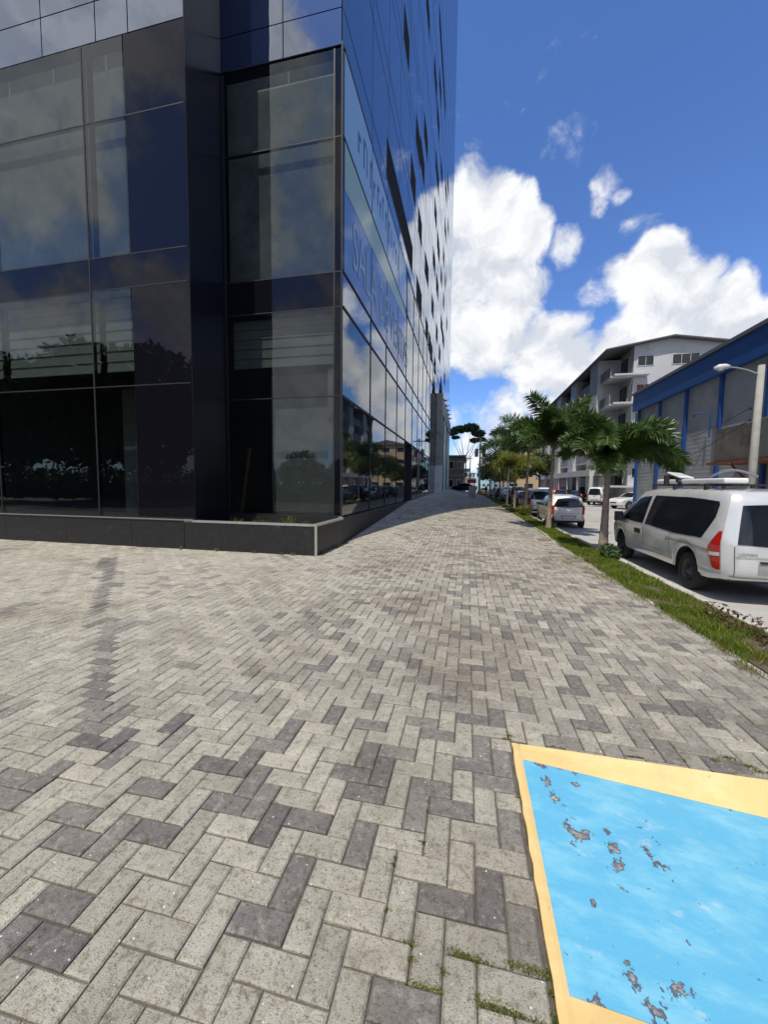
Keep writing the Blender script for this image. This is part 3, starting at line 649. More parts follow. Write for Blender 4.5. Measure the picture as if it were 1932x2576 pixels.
# dark opening lights scattered over the street side
m_open = mat('opening_light', (.022, .023, .028), .95, var=.15, spec=.05)
OP = [(15.65, 15.1, 7.0), (24.6, 14.55, 2.55), (28.75, 18.35, 2.3), (19.05, 23.7, 1.45), (34.5, 22, 2), (38.0, 21.6, 2.4), (34.1, 17.9, 1.7), (29.9, 14.3, 1.7), (32.2, 14.1, 1.4), (33.9, 13.9, 1.5), (37.4, 13.8, 1.7), (38.7, 17.4, 1.9),
      (43.2, 25, 1.8), (45.8, 28.6, 2), (49.8, 27.8, 1.8), (47.3, 24.3, 1.8), (44.5, 20.6, 2.6), (42.7, 16.7, 2.2), (47.5, 20.2, 3.2), (39, 25.4, 2), (21.7, 19.3, 1.7), (25.3, 23.2, 2.2), (23.4, 22.8, 1.9), (27.1, 26.1, 2), (24.9, 18.8, 1.7),
      (35.1, 26.4, 2), (35.3, 30.4, 3.4), (40.7, 34.1, 2), (38.2, 25.6, 2), (47.5, 32.7, 2.6), (47, 36.9, 3), (50.2, 39.9, 3), (32.7, 35.4, 2.4), (37.3, 38.9, 2.2), (36.1, 42.8, 9), (35.7, 34.8, 2.4), (27.0, 34, 2), (30.5, 40.4, 2), (33, 44, 2), (52, 16.5, 2), (54, 24.4, 2), (53, 36.3, 2)]
for y, z, w in OP:
    k = MB().box(SX+.0125, SX+.0145, y, y+w, z-1.45, z).build('opening_light', m_open, tower)
    MB().box(SX+.0125, SX+.022, y-.05, y-.004, z-1.48, z+.03).box(SX+.0125, SX+.022, y+w+.004, y+w+.05, z-1.48, z+.03).box(SX+.0125, SX+.022, y-.004, y+w+.004, z+.004, z+.035).build('light_frame', m_core, k)
# sales banner stuck behind the first-floor glass
m_ban = mat('banner_blue', (.04, .13, .36), .5, var=.08, coat=.5); m_ban2 = mat('banner_sky', (.22, .36, .52), .5, var=.06, coat=.5); m_lime = mat('banner_lime', (.25, .35, .25), .5, var=.06, coat=.5); m_wht = mat('banner_white', (.30, .41, .56), .7, var=.05); m_nav = mat('banner_navy', (.03, .09, .30), .7, var=.05)
XB = SX+.024
ban = MB()
_je = [10.30]+[y for y in se[1:] if y < 19]+[20.4]
for a, b_ in zip(_je[:-1], _je[1:]): ban.box(XB-.010, XB, a+.03, b_-.03, 7.41, 10.70)
ban = ban.build('banner', m_ban, tower); mb = MB()
for a, b_ in zip(_je[:-1], _je[1:]): mb.box(XB-.010, XB, a+.03, b_-.03, 10.80, 12.87)
mb.build('banner', m_ban2, tower)
MB().prism([(10.34, 9.50), (20.35, 10.15), (20.35, 10.68), (10.34, 10.68)], 'x', XB+.004, XB+.007).build('lime_stripe', m_lime, ban)
def wall_text(txt, size, y, z, m, par, sx=1.0):
    cu = bpy.data.curves.new('lettering', 'FONT'); cu.body = txt; cu.size = size; cu.extrude = .002; cu.resolution_u = 3; cu.offset = 0
    tmp = bpy.data.objects.new('tmp', cu); COL.objects.link(tmp); bpy.context.view_layer.update()
    me = bpy.data.meshes.new_from_object(tmp.evaluated_get(bpy.context.evaluated_depsgraph_get())); bpy.data.objects.remove(tmp)
    me.materials.clear(); me.materials.append(m); o_ = obj('lettering', me, par)
    o_.matrix_local = Matrix(((0, 0, 1, XB+.010), (sx, 0, 0, y), (0, 1, 0, z), (0, 0, 0, 1)))
    return o_
wall_text('SALA DE VENTAS', 1.95, 11.05, 7.92, m_wht, ban, .68)
sk = random.Random(2)
mb = MB(); y = 11.6                                                   # a second line of dark lettering, too blurred to read
while y < 18.6:
    w = sk.uniform(.10, .20); h = sk.choice((.55, .7, .85)); z0 = 11.45+sk.choice((0, 0, .15)); mb.box(XB+.004, XB+.008, y, y+w*.5, z0, z0+h)
    if sk.random() < .6: mb.box(XB+.004, XB+.0075, y, y+w*1.6, z0+h-.12, z0+h)
    y += w+sk.uniform(.15, .45)
tag(mb.build('blurred_lettering', m_nav, ban), kind='stuff')
# a few weeds in the planter
P = []
for x, y, n, h in ((-6.2, 9.4, 70, .18), (-5.4, 9.6, 60, .14), (-4.6, 9.3, 90, .26), (-4.2, 9.5, 50, .16), (-5.9, 9.8, 40, .14)):
    p = rg.normal(0, .07, (n, 2))+np.array([x, y]); P.append(blades(np.concatenate([p, np.full((n, 1), .45)], 1), h*.6, h*1.7, .014, .8, rg))
for x, y in ((-6.9, 8.14), (-5.9, 8.15), (-4.9, 8.15), (-4.2, 8.14), (-3.9, 8.13), (-3.32, 8.6), (-3.3, 9.5), (-3.33, 11.4)):
    p = rg.normal(0, .025, (26, 2))+np.array([x, y]); P.append(blades(np.concatenate([p, np.full((26, 1), -.01)], 1), .03, .12, .010, 1.0, rg))
tag(blade_obj('planter_weeds', P, m_grass), 'sparse weeds in the black planter and along its foot', 'weeds', kind='stuff')

# ------------------------------------------------------------------ concrete portico farther along the same side
m_conc = mat('grey_concrete', (.30, .29, .265), .9, var=.18, scale=2, dirt=((.16, .15, .14), .5, .75, 1.2)); m_wpl = mat('white_plaster', (.62, .62, .60), .85, var=.1, scale=2)
m_teal = mat('teal_glazing', (.10, .24, .26), .2, var=.15); m_dk = mat('dark_metal', (.025, .025, .03), .5)
por = thing('portico', 'grey concrete portico with tall pillars and spiky finials beside the tower', 'portico', (0, 0, 0))
for i, (y, m) in enumerate(((41.0, m_conc), (45.5, m_teal), (49.0, m_wpl), (53.0, m_teal), (57.5, m_wpl))):
    MB().box(-3.40, -2.78 if i == 0 else -2.85, y, y+.8, .3, 11.2 if i == 0 else 9.2).build('pillar', m, por)
MB().box(-3.38, -2.80, 41.82, 59.5, 9.22, 10.6).build('beam', m_conc, por); MB().box(-3.38, -2.80, 41.82, 59.5, 10.602, 10.75).build('coping', m_wpl, por)
MB().box(-3.44, -2.74, 40.94, 40.995, .3, 3.7).build('white_cladding', m_wpl, por); MB().box(-2.775, -2.74, 41.0, 41.9, .3, 3.7).build('white_cladding', m_wpl, por)
for y in (43.2, 47.2, 51.0, 55.2): MB().box(-3.40, -3.30, y, y+1.6, .5, 9.2).build('teal_panel', m_teal, por)
for y in (41.4, 44.5, 47.5, 50.5, 53.5, 56.5):
    mb = MB(); z = 11.2 if y < 42 else 10.75
    mb.tube([(-3.05, y, z-.02), (-3.05, y, z+(1.9 if y < 42 else 1.3))], [.20, .01], 6)
    if y > 42:
        for a in range(6): mb.tube([(-3.05, y, z+.3), (-3.05+.75*math.cos(a*1.05), y+.75*math.sin(a*1.05), z+.5)], [.12, .01], 5)
    mb.build('finial', m_dk, por)
# ------------------------------------------------------------------ vehicles
def paint(name, col, metal=.15, rough=.28, dirt=True):
    return mat(name, col, rough, metal, var=.035, scale=3, coat=.7, dirt=((col[0]*.72, col[1]*.68, col[2]*.6), .56, .85, 1.6) if dirt else None)
m_carglass = mat('car_glass', (.010, .012, .016), .05, var=.05, spec=.6); m_tyre = mat('tyre_rubber', (.018, .017, .016), .85, var=.25, scale=30)
m_rim = mat('wheel_rim', (.30, .30, .30), .35, .7, var=.15); m_rimd = mat('steel_wheel', (.07, .065, .06), .55, .4); m_plastic = mat('black_plastic', (.020, .020, .022), .55)
m_red = mat('tail_lens', (.42, .012, .010), .15, var=.15, scale=30, coat=.6); m_clear = mat('clear_lens', (.62, .60, .58), .12, var=.1, scale=40, coat=.5)
m_plate = mat('number_plate', (.62, .62, .60), .5, var=.15, scale=30); m_chrome = mat('chrome', (.7, .7, .7), .12, 1); m_seam = mat('panel_gap', (.03, .03, .03), .8); m_under = mat('underbody', (.012, .012, .012), .9)
def lerp_prof(pr_, y):
    if y <= pr_[0][0]: return pr_[0][1]
    for (a, za), (b_, zb) in zip(pr_[:-1], pr_[1:]):
        if y <= b_:
            t = (y-a)/(b_-a); t = t*t*(3-2*t)*.55+t*.45; return za+(zb-za)*t
    return pr_[-1][1]
class Car:
    """rounded-box body warped to a side profile; patches (glass, lamps) are cut from the same surface"""
    def __init__(s, Ln, W, prof, belt, wheels, wr, sill=.26, rear_lean=.25, rear_pow=9, tumble=.16, nrm=(7, 9, 6), arch=1.16, bumper_z=.5):
        s.Ln, s.W, s.prof, s.belt, s.wheels, s.wr, s.sill, s.lean, s.rp, s.tum, s.n, s.arch = Ln, W, prof, belt, wheels, wr, sill, rear_lean, rear_pow, tumble, nrm, arch
        s.H = max(z for _, z in prof); s.nr = 8.0
    def zlo(s, y):
        z = s.sill+.05*max(0, abs(y)/(s.Ln/2)-.8)/.2
        for w in s.wheels:
            d = abs(y-w); ra = s.wr*s.arch
            if d < ra: z = max(z, s.wr+math.sqrt(ra*ra-d*d)*1.0)
        return z
    def P(s, a, b, c, off=0.0):
        n = s.nr
        m = (abs(a)**n+abs(b)**n+abs(c)**n)**(1/n); a, b, c = a/m, b/m, c/m
        y = b*s.Ln/2; zt = lerp_prof(s.prof, y); zl = s.zlo(y)
        z = zl+(c+1)/2*(zt-zl)
        k = z/s.belt
        w = s.W/2*(1-.045*max(0, 1-k)**1.2*1.5)
        if z > s.belt: w -= s.tum*(z-s.belt)/(s.H-s.belt)*(1+.25*(z-s.belt)/(s.H-s.belt))
        w *= 1-.06*max(0, abs(b)-.55)**2/.2
        x = a*(w+off)
        if b < 0: y += s.lean*max(0, z-s.belt*1.02)/(s.H-s.belt)*((-b)**s.rp)
        if b < 0: y += .05*max(0, (z-.62)/(s.H))*((-b)**14)
        return Vector((x, y, z))
    def body(s, nb=70, nc=14, na=10, arch_refine=True):
        bs = [-1+2*i/nb for i in range(nb+1)]
        if arch_refine:
            for w in s.wheels:
                for k in range(-12, 13):
                    bs.append((w+s.wr*s.arch*math.sin(k/12*math.pi/2))*2/s.Ln)
                bs += [(w+s.wr*s.arch*1.004)*2/s.Ln, (w-s.wr*s.arch*1.004)*2/s.Ln]
        bs = sorted(set(round(q, 4) for q in bs if -1 <= q <= 1)); cs = [-1+2*i/nc for i in range(nc+1)]; as_ = [-1+2*i/na for i in range(na+1)]
        mb = MB()
        for sd_ in (-1, 1): mb.grid([[s.P(sd_, b, c) for b in (bs if sd_ > 0 else bs[::-1])] for c in cs])
        mb.grid([[s.P(a, b, 1) for a in as_] for b in bs[::-1]]); mb.grid([[s.P(a, b, -1) for a in as_] for b in bs], 1)
        mb.grid([[s.P(a, -1, c) for a in as_] for c in cs]); mb.grid([[s.P(a, 1, c) for a in as_[::-1]] for c in cs])
        return mb
    def side(s, sgn, lo, hi, n=16, m=5, off=.006):
        """patch on the side between two polylines (y,z), sampled evenly"""
        def samp(pl, t):
            t *= len(pl)-1; i = min(int(t), len(pl)-2); f = t-i; return (pl[i][0]+(pl[i+1][0]-pl[i][0])*f, pl[i][1]+(pl[i+1][1]-pl[i][1])*f)
        rows = []
        for j in range(m+1):
            r_ = []
            for i in range(n+1):
                p, q = samp(lo, i/n), samp(hi, i/n); y, z = p[0]+(q[0]-p[0])*j/m, p[1]+(q[1]-p[1])*j/m
                zl, zt = s.zlo(y), lerp_prof(s.prof, y); r_.append(s.P(sgn, 2*y/s.Ln, (z-zl)/(zt-zl)*2-1, off))
            rows.append(r_)
        return MB().grid(rows)
    def rear(s, lo, hi, n=10, m=5, off=.006, front=False):
        e = 1 if front else -1
        def samp(pl, t):
            t *= len(pl)-1; i = min(int(t), len(pl)-2); f = t-i; return (pl[i][0]+(pl[i+1][0]-pl[i][0])*f, pl[i][1]+(pl[i+1][1]-pl[i][1])*f)
        ye = e*s.Ln/2; zl, zt = s.zlo(ye), lerp_prof(s.prof, ye); rows = []
        for j in range(m+1):
            r_ = []
            for i in range(n+1):
                p, q = samp(lo, i/n), samp(hi, i/n); x, z = p[0]+(q[0]-p[0])*j/m, p[1]+(q[1]-p[1])*j/m
                v = s.P(x/(s.W/2), e, (z-zl)/(zt-zl)*2-1); v.y += e*off; r_.append(v)
            rows.append(r_)
        return MB().grid(rows)
    def top(s, lo, hi, n=10, m=6, off=.006):
        """patch on the upper skin (windscreen, sloping back light) between two (x,y) polylines"""
        rows = []
        for j in range(m+1):
            r_ = []
            for i in range(n+1):
                k = i/n*(len(lo)-1); a = min(int(k), len(lo)-2); f = k-a
                p = [lo[a][q]+(lo[a+1][q]-lo[a][q])*f for q in (0, 1)]; p2 = [hi[a][q]+(hi[a+1][q]-hi[a][q])*f for q in (0, 1)]
                x, y = p[0]+(p2[0]-p[0])*j/m, p[1]+(p2[1]-p[1])*j/m
                v = s.P(x/(s.W/2), 2*y/s.Ln, 1); v.z += off; r_.append(v)
            rows.append(r_)
        return MB().grid(rows)
def wheel(par, x, y, r, w, rim_m, out):
    t = MB(); n = 28
    prof = [(.60, w*.5), (.86, w*.5), (.97, w*.40), (1.0, w*.25), (1.0, -w*.25), (.97, -w*.40), (.86, -w*.5), (.60, -w*.5)]
    rows = [[(q[1], math.cos(2*math.pi*k/n)*q[0]*r, math.sin(2*math.pi*k/n)*q[0]*r) for q in prof] for k in range(n+1)]
    t.grid(rows); ty = t.build('wheel', m_tyre, par, smooth=True, loc=(x, y, r))
    rm = MB(); o_ = out*w*.32
    rm.grid([[(o_+out*d, math.cos(2*math.pi*k/20)*q*r, math.sin(2*math.pi*k/20)*q*r) for q, d in ((.63, .03), (.55, .0), (.50, -.03), (.2, -.01), (.16, .02), (.0, .02))] for k in range(21)])
    for k in range(8):
        a = 2*math.pi*k/8; c, s_ = math.cos(a), math.sin(a); rm.box(-.006, .006, -.02, .02, -.02, .02)
        for i in range(8): v = rm.v[-8+i]; rm.v[-8+i] = (v[0]+o_+out*(-.004), v[1]+c*.36*r, v[2]+s_*.36*r)
    rm.build('rim', rim_m, ty, smooth=True)
    return ty
def outline(side_pts, w=.012): return side_pts
def seam(car, par, sgn, pts, w=.010):
    for (a, b_) in zip(pts[:-1], pts[1:]):
        dy, dz = b_[0]-a[0], b_[1]-a[1]; l = math.hypot(dy, dz); ny, nz = -dz/l*w/2, dy/l*w/2
        car.side(sgn, [(a[0]-ny, a[1]-nz), (b_[0]-ny, b_[1]-nz)], [(a[0]+ny, a[1]+nz), (b_[0]+ny, b_[1]+nz)], 8, 1, .003).build('panel_gap', m_seam, par, fix=False)

# ---- the silver-white van parked by the palm
m_van = paint('van_paint', (.60, .60, .585), .2, .2)
VAN = Car(5.1, 1.90, [(-2.55, 1.80), (-2.35, 1.845), (-1.5, 1.87), (.2, 1.87), (.75, 1.82), (1.25, 1.55), (1.72, 1.17), (2.1, 1.04), (2.45, .93), (2.55, .78)], .98, (-1.45, 1.75), .345, sill=.30, rear_lean=.20, tumble=.165, arch=1.2)
VAN.nr = 11.0
van = thing('van', 'silver white passenger van with a roof rack parked beside the nearest palm', 'van', (4.89, 9.55, ZR))
VAN.body(120, 18, 12).build('body', [m_van, m_under], van, smooth=True)
zt = 1.63
for sg in (-1, 1):
    VAN.side(sg, [(-1.98, 1.02), (-1.1, 1.0), (.22, 1.055)], [(-2.22, 1.66), (-1.2, 1.70), (.10, 1.70)], 20, 6).build('side_window', m_carglass, van, smooth=True, fix=False)
    VAN.side(sg, [(-2.22, 1.40), (-1.98, 1.02)], [(-2.24, 1.62), (-1.9, 1.64)], 4, 4, .0063).build('side_window', m_carglass, van, smooth=True, fix=False)
    VAN.side(sg, [(.32, 1.055), (.9, 1.06), (1.50, 1.10)], [(.26, 1.68), (.62, 1.66), (.84, 1.60)], 16, 6).build('door_window', m_carglass, van, smooth=True, fix=False)
    hd = VAN.side(sg, [(.42, .80), (.75, .80)], [(.42, .91), (.75, .91)], 4, 2, .008).build('door_handle', m_plastic, van, fix=False)
    VAN.side(sg, [(-2.25, .80), (-1.0, .845), (-.72, .80)], [(-2.25, .855), (-1.0, .885), (-.80, .90)], 16, 2, .004).build('slide_rail', mat('rail_groove', (.33, .33, .31), .5), van, fix=False)
    VAN.side(sg, [(-.62, .50), (1.05, .52)], [(-.70, .56), (1.05, .57)], 10, 2, .012).build('rubbing_strip', m_van, van, smooth=True, fix=False)
    seam(VAN, van, sg, [(.28, .45), (.28, 1.02)]); seam(VAN, van, sg, [(-.88, .52), (-.95, 1.0)]); seam(VAN, van, sg, [(1.30, .50), (1.42, 1.06)]); seam(VAN, van, sg, [(-.4, 1.0), (-.4, 1.69)], .018)
    # tall lamp wrapping the rear corner
    L_ = VAN.side(sg, [(-2.30, .56), (-2.40, .53), (-2.53, .52)], [(-2.36, 1.12), (-2.42, 1.17), (-2.53, 1.17)], 8, 10, .010)
    L2 = VAN.side(sg, [(-2.18, .84), (-2.30, .56)], [(-2.18, .90), (-2.36, 1.12)], 4, 6, .010); o0 = len(L_.v); L_.v += L2.v; L_.f += [tuple(o0+i for i in f) for f in L2.f]; L_.m += L2.m
    tl = L_.build('tail_light', m_red, van, smooth=True, fix=False)
    VAN.side(sg, [(-2.22, .76), (-2.52, .76)], [(-2.22, .82), (-2.52, .82)], 4, 2, .014).build('reversing_lens', m_clear, tl, fix=False)
    mir = MB().tube([(sg*.92, 1.32, 1.08), (sg*1.02, 1.30, 1.10), (sg*1.05, 1.30, 1.12)], [.03, .04, .03], 6); mir.box(min(sg*1.02, sg*1.20), max(sg*1.02, sg*1.20), 1.24, 1.36, 1.02, 1.26)
    bevel(mir.build('wing_mirror', m_plastic, van), .04, 3)
    VAN.side(sg, [(2.05, .72), (2.5, .66)], [(1.95, .88), (2.42, .84)], 6, 3, .008).build('headlight', m_clear, van, smooth=True, fix=False)
    for wy in VAN.wheels: wheel(van, sg*.745, wy, .345, .225, m_rimd, sg)
VAN.rear([(-.76, .99), (0, .95), (.76, .99)], [(-.74, 1.60), (0, 1.63), (.74, 1.60)], 14, 6, .008).build('rear_window', m_carglass, van, smooth=True, fix=False)
VAN.rear([(-.44, .70), (.44, .70)], [(-.46, .74), (.46, .74)], 8, 2, .02).build('tailgate_handle', m_plastic, van, fix=False)
VAN.rear([(-.46, .52), (.46, .52)], [(-.46, .70), (.46, .70)], 8, 2, .006).build('plate_recess', mat('plate_recess', (.28, .28, .28), .5), van, fix=False)
VAN.rear([(-.26, .54), (.26, .54)], [(-.26, .67), (.26, .67)], 4, 2, .012).build('number_plate', m_plate, van, fix=False)
VAN.rear([(-.84, .30), (.84, .30)], [(-.86, .355), (.86, .355)], 12, 2, .03).build('lower_bumper', m_plastic, van, fix=False)
VAN.rear([(-.86, .445), (.86, .445)], [(-.86, .455), (.86, .455)], 12, 1, .007).build('panel_gap', m_seam, van, fix=False)
VAN.rear([(-.80, .462), (-.79, .462)], [(-.80, .95), (-.79, .95)], 1, 6, .007).build('panel_gap', m_seam, van, fix=False)
VAN.rear([(.79, .462), (.80, .462)], [(.79, .95), (.80, .95)], 1, 6, .007).build('panel_gap', m_seam, van, fix=False)
VAN.rear([(-.78, .78), (.78, .78)], [(-.78, .795), (.78, .795)], 12, 1, .010).build('crease_line', mat('rail_groove', (.33, .33, .31), .5), van, fix=False)
MB().bar((-.05, -2.50, 1.02), (.34, -2.49, 1.05), .02, .02).build('wiper', m_plastic, van)
MB().tube([(-.15, -2.36, 1.80), (-.15, -2.42, 1.80)], .012, 6).build('washer_nozzle', m_plastic, van)
def plain_text(txt, size, par, mtx, m):
    cu = bpy.data.curves.new('badge', 'FONT'); cu.body = txt; cu.size = size; cu.extrude = .003; cu.resolution_u = 2; cu.offset = size*.02
    tmp = bpy.data.objects.new('tmp', cu); COL.objects.link(tmp); bpy.context.view_layer.update()
    me = bpy.data.meshes.new_from_object(tmp.evaluated_get(bpy.context.evaluated_depsgraph_get())); bpy.data.objects.remove(tmp)
    me.materials.clear(); me.materials.append(m); o_ = obj('badge', me, par); o_.matrix_local = mtx; return o_
_rb = VAN.rear([(-.70, .83), (-.69, .83)], [(-.70, .84), (-.69, .84)], 1, 1, .012).v[0]
plain_text('HYUNDAI', .05, van, Matrix(((1.15, 0, 0, -.70), (0, 0, -1, _rb[1]-.002), (0, 1, 0, .825), (0, 0, 0, 1))), m_chrome)
rk = MB()                                                             # roof rack: bars, white panels and a hoop
for y in (-1.55, -.45, .45): rk.bar((-.70, y, 1.93), (.70, y, 1.93), .05, .035); [rk.bar((x, y, 1.84), (x, y, 1.93), .06, .06) for x in (-.68, .68)]
rack = rk.build('roof_rack', m_plastic, van)
m_wb = mat('white_gelcoat', (.78, .78, .77), .3, var=.04, coat=.4)
bevel(MB().box(-.66, -.30, -2.0, -.62, 1.955, 2.045).build('white_panel', m_wb, rack), .03, 3)
bevel(MB().box(-.62, -.36, .12, .55, 1.955, 2.06).build('lamp_pod', m_wb, rack), .045, 3); bevel(MB().box(-.60, -.34, -.32, .02, 1.955, 2.05).build('lamp_pod', m_wb, rack), .03, 3)
o = MB().box(-.14, .14, -.28, .28, -.025, .025).build('white_panel', m_wb, rack, loc=(-.45, -.12, 2.13)); o.rotation_euler = (.20, .1, 0); bevel(o, .02)
mb = MB(); mb.tube([(-.2, -2.0+.17*i, 2.07+.13*math.sin(math.pi*i/8)) for i in range(9)], .022, 6); mb.build('hoop', mat('grey_tube', (.30, .30, .33), .4, .4), rack)
mb = MB().bar((-.64, -.58, 1.96), (-.45, .3, 2.18), .05, .05).bar((-.3, -.5, 1.95), (-.3, .5, 2.02), .06, .05).box(-.66, -.3, .03, .10, 1.95, 2.14); mb.build('clamp', m_plastic, rack)
van.rotation_euler.z = R(-.5)

# ---- smaller cars, one builder
def hatch(name, label, cat, pt, loc, rz=0, kind='hatch', group=None, rim=None, tail=True, detail=True):
    K = {'hatch': dict(Ln=3.6, W=1.60, prof=[(-1.8, 1.36), (-1.5, 1.45), (-.5, 1.50), (.2, 1.46), (.55, 1.36), (1.12, .98), (1.55, .86), (1.8, .66)], belt=.92, wheels=(-1.18, 1.20), wr=.28, sill=.20, rear_lean=.30, tumble=.19),
         'suv': dict(Ln=4.5, W=1.83, prof=[(-2.25, 1.55), (-1.9, 1.66), (-.6, 1.70), (.3, 1.66), (.7, 1.52), (1.2, 1.10), (1.9, 1.0), (2.25, .78)], belt=1.05, wheels=(-1.35, 1.35), wr=.35, sill=.28, rear_lean=.34, tumble=.20),
         'boxsuv': dict(Ln=4.7, W=1.86, prof=[(-2.35, 1.78), (-2.1, 1.84), (.3, 1.84), (.7, 1.74), (1.15, 1.22), (2.0, 1.10), (2.35, .9)], belt=1.15, wheels=(-1.4, 1.4), wr=.37, sill=.32, rear_lean=.16, tumble=.17),
         'sedan': dict(Ln=4.4, W=1.74, prof=[(-2.2, .92), (-2.0, 1.02), (-1.65, 1.06), (-.95, 1.42), (-.2, 1.47), (.35, 1.40), (1.0, 1.0), (1.8, .90), (2.2, .68)], belt=.93, wheels=(-1.3, 1.35), wr=.31, sill=.22, rear_lean=.05, tumble=.20),
         'pickup': dict(Ln=5.2, W=1.84, prof=[(-2.6, 1.06), (-1.05, 1.08), (-1.0, 1.70), (.2, 1.76), (.6, 1.66), (1.05, 1.18), (2.2, 1.06), (2.6, .85)], belt=1.08, wheels=(-1.5, 1.55), wr=.38, sill=.34, rear_lean=.02, tumble=.2),
         'minivan': dict(Ln=3.9, W=1.52, prof=[(-1.95, 1.80), (-1.75, 1.86), (1.0, 1.86), (1.3, 1.76), (1.72, 1.1), (1.95, .8)], belt=1.02, wheels=(-1.15, 1.30), wr=.28, sill=.26, rear_lean=.10, tumble=.12)}[kind]
    c = Car(**K); t = thing(name, label, cat, loc, rz, group)
    c.body(46 if detail else 30, 12, 8).build('body', [pt, m_under], t, smooth=True)
    h = c.Ln/2; W2 = c.W/2; b0 = c.belt+.03; H = c.H; zt = H-.17
    front_y = [y for y, z in c.prof if z > H*.88][-1]; base_y = [y for y, z in c.prof if z < c.belt*1.12 and y > 0][0]
    rear_y = -h+.30 if kind in ('hatch', 'suv', 'boxsuv', 'minivan') else (-.95 if kind == 'sedan' else -.92)
    mid = (rear_y+front_y)/2-.05
    for sg in (-1, 1):
        c.side(sg, [(rear_y+.12, b0), (mid-.06, b0)], [(rear_y+.22, zt), (mid-.06, zt+.02)], 8, 4).build('side_window', m_carglass, t, smooth=True, fix=False)
        c.side(sg, [(mid+.03, b0), (base_y-.25, b0)], [(mid+.03, zt+.02), (front_y-.02, zt-.03)], 8, 4).build('side_window', m_carglass, t, smooth=True, fix=False)
        for wy in c.wheels: wheel(t, sg*(W2-.11), wy, c.wr, .20, rim or m_rim, sg)
        if detail:
            mir = MB().box(min(sg*(W2-.06), sg*(W2+.14)), max(sg*(W2-.06), sg*(W2+.14)), base_y-.42, base_y-.32, b0-.02, b0+.13); bevel(mir.build('wing_mirror', m_plastic, t), .03, 2)
            seam(c, t, sg, [(mid-.02, c.sill+.15), (mid-.02, b0)])
        if tail:
            z0, z1 = (c.belt-.30, c.belt+.10) if kind != 'sedan' else (c.belt-.22, c.belt-.02)
            c.side(sg, [(-h+.16, z0), (-h+.01, z0)], [(-h+.14, z1), (-h+.01, z1)], 4, 5, .010).build('tail_light', m_red, t, smooth=True, fix=False)
            xo, xi = W2*.97, W2*.80
            c.rear([(min(sg*xo, sg*xi), z0), (max(sg*xo, sg*xi), z0)], [(min(sg*xo, sg*xi), z1), (max(sg*xo, sg*xi), z1)], 4, 4, .010).build('tail_light', m_red, t, smooth=True, fix=False)
            c.rear([(min(sg*W2*.93, sg*W2*.80), .44), (max(sg*W2*.93, sg*W2*.80), .44)], [(min(sg*W2*.93, sg*W2*.80), .54), (max(sg*W2*.93, sg*W2*.80), .54)], 2, 2, .010).build('reflector', m_red, t, fix=False)
        c.side(sg, [(h-.34, .58), (h-.05, .54)], [(h-.42, .74), (h-.10, .70)], 5, 3, .008).build('headlight', m_clear, t, smooth=True, fix=False)
    if kind in ('hatch', 'suv', 'boxsuv', 'minivan'):
        c.rear([(-W2*.86, b0+.02), (0, b0-.02), (W2*.86, b0+.02)], [(-W2*.74, zt-.01), (0, zt+.03), (W2*.74, zt-.01)], 10, 5, .010).build('rear_window', m_carglass, t, smooth=True, fix=False)
        MB().bar((-.05, -h+c.lean*.10-.0, b0+.03), (W2*.5, -h+c.lean*.14, b0+.06), .018, .018).build('wiper', m_plastic, t)
    elif kind == 'sedan':
        c.top([(-W2*.74, -1.60), (W2*.74, -1.60)], [(-W2*.62, -.98), (W2*.62, -.98)], 8, 5, .008).build('rear_window', m_carglass, t, smooth=True, fix=False)
    else:
        MB().box(-W2*.66, W2*.66, -1.085, -1.07, 1.20, 1.58).build('rear_window', m_carglass, t)
        MB().box(-W2+.16, W2-.16, -2.48, -1.12, 1.085, 1.10).build('load_bed', m_plastic, t)
    c.top([(-W2*.80, base_y-.03), (W2*.80, base_y-.03)], [(-W2*.66, front_y+.04), (W2*.66, front_y+.04)], 8, 5, .008).build('windscreen', m_carglass, t, smooth=True, fix=False)
    zb = .42 if kind != 'boxsuv' else .6
    c.rear([(-.30, zb), (.30, zb)], [(-.36, zb+.17), (.36, zb+.17)], 4, 2, .009).build('plate_recess', mat('plate_recess', (.28, .28, .28), .5), t, fix=False)
    c.rear([(-.26, zb+.01), (.26, zb+.01)], [(-.26, zb+.13), (.26, zb+.13)], 2, 1, .014).build('number_plate', m_plate, t, fix=False)
    c.rear([(-W2*.9, c.sill+.06), (W2*.9, c.sill+.06)], [(-W2*.92, c.sill+.13), (W2*.92, c.sill+.13)], 8, 1, .012).build('lower_bumper', m_plastic, t, fix=False)
    c.rear([(-W2*.9, .66), (W2*.9, .66)], [(-W2*.9, .668), (W2*.9, .668)], 8, 1, .008).build('panel_gap', m_seam, t, fix=False)
    c.rear([(-.07, c.belt-.13), (.07, c.belt-.13)], [(-.07, c.belt-.08), (.07, c.belt-.08)], 2, 1, .016).build('badge', m_chrome, t, fix=False)
    c.rear([(-.35, .50), (.35, .50)], [(-.35, .66), (.35, .66)], 4, 2, .010, front=True).build('grille', m_plastic, t, fix=False)
    return t
pw = paint('cream_white_paint', (.78, .77, .71), 0, .3); ps = paint('silver_paint', (.50, .51, .52), .5, .28); pb = paint('dark_blue_paint', (.02, .035, .085), .2, .25, False); pm = paint('maroon_paint', (.055, .018, .018), .2, .3, False)
pk = paint('black_paint', (.015, .015, .017), .1, .2, False); prd = paint('red_paint', (.45, .02, .02), .1, .25, False); pwh = paint('white_paint', (.72, .73, .74), 0, .25); py_ = paint('yellow_taxi_paint', (.72, .42, .04), 0, .3)
hatch('small_hatchback', 'small cream white hatchback parked ahead of the van beside a palm', 'car', pw, (4.42, 20.3, ZR), 0, 'hatch')
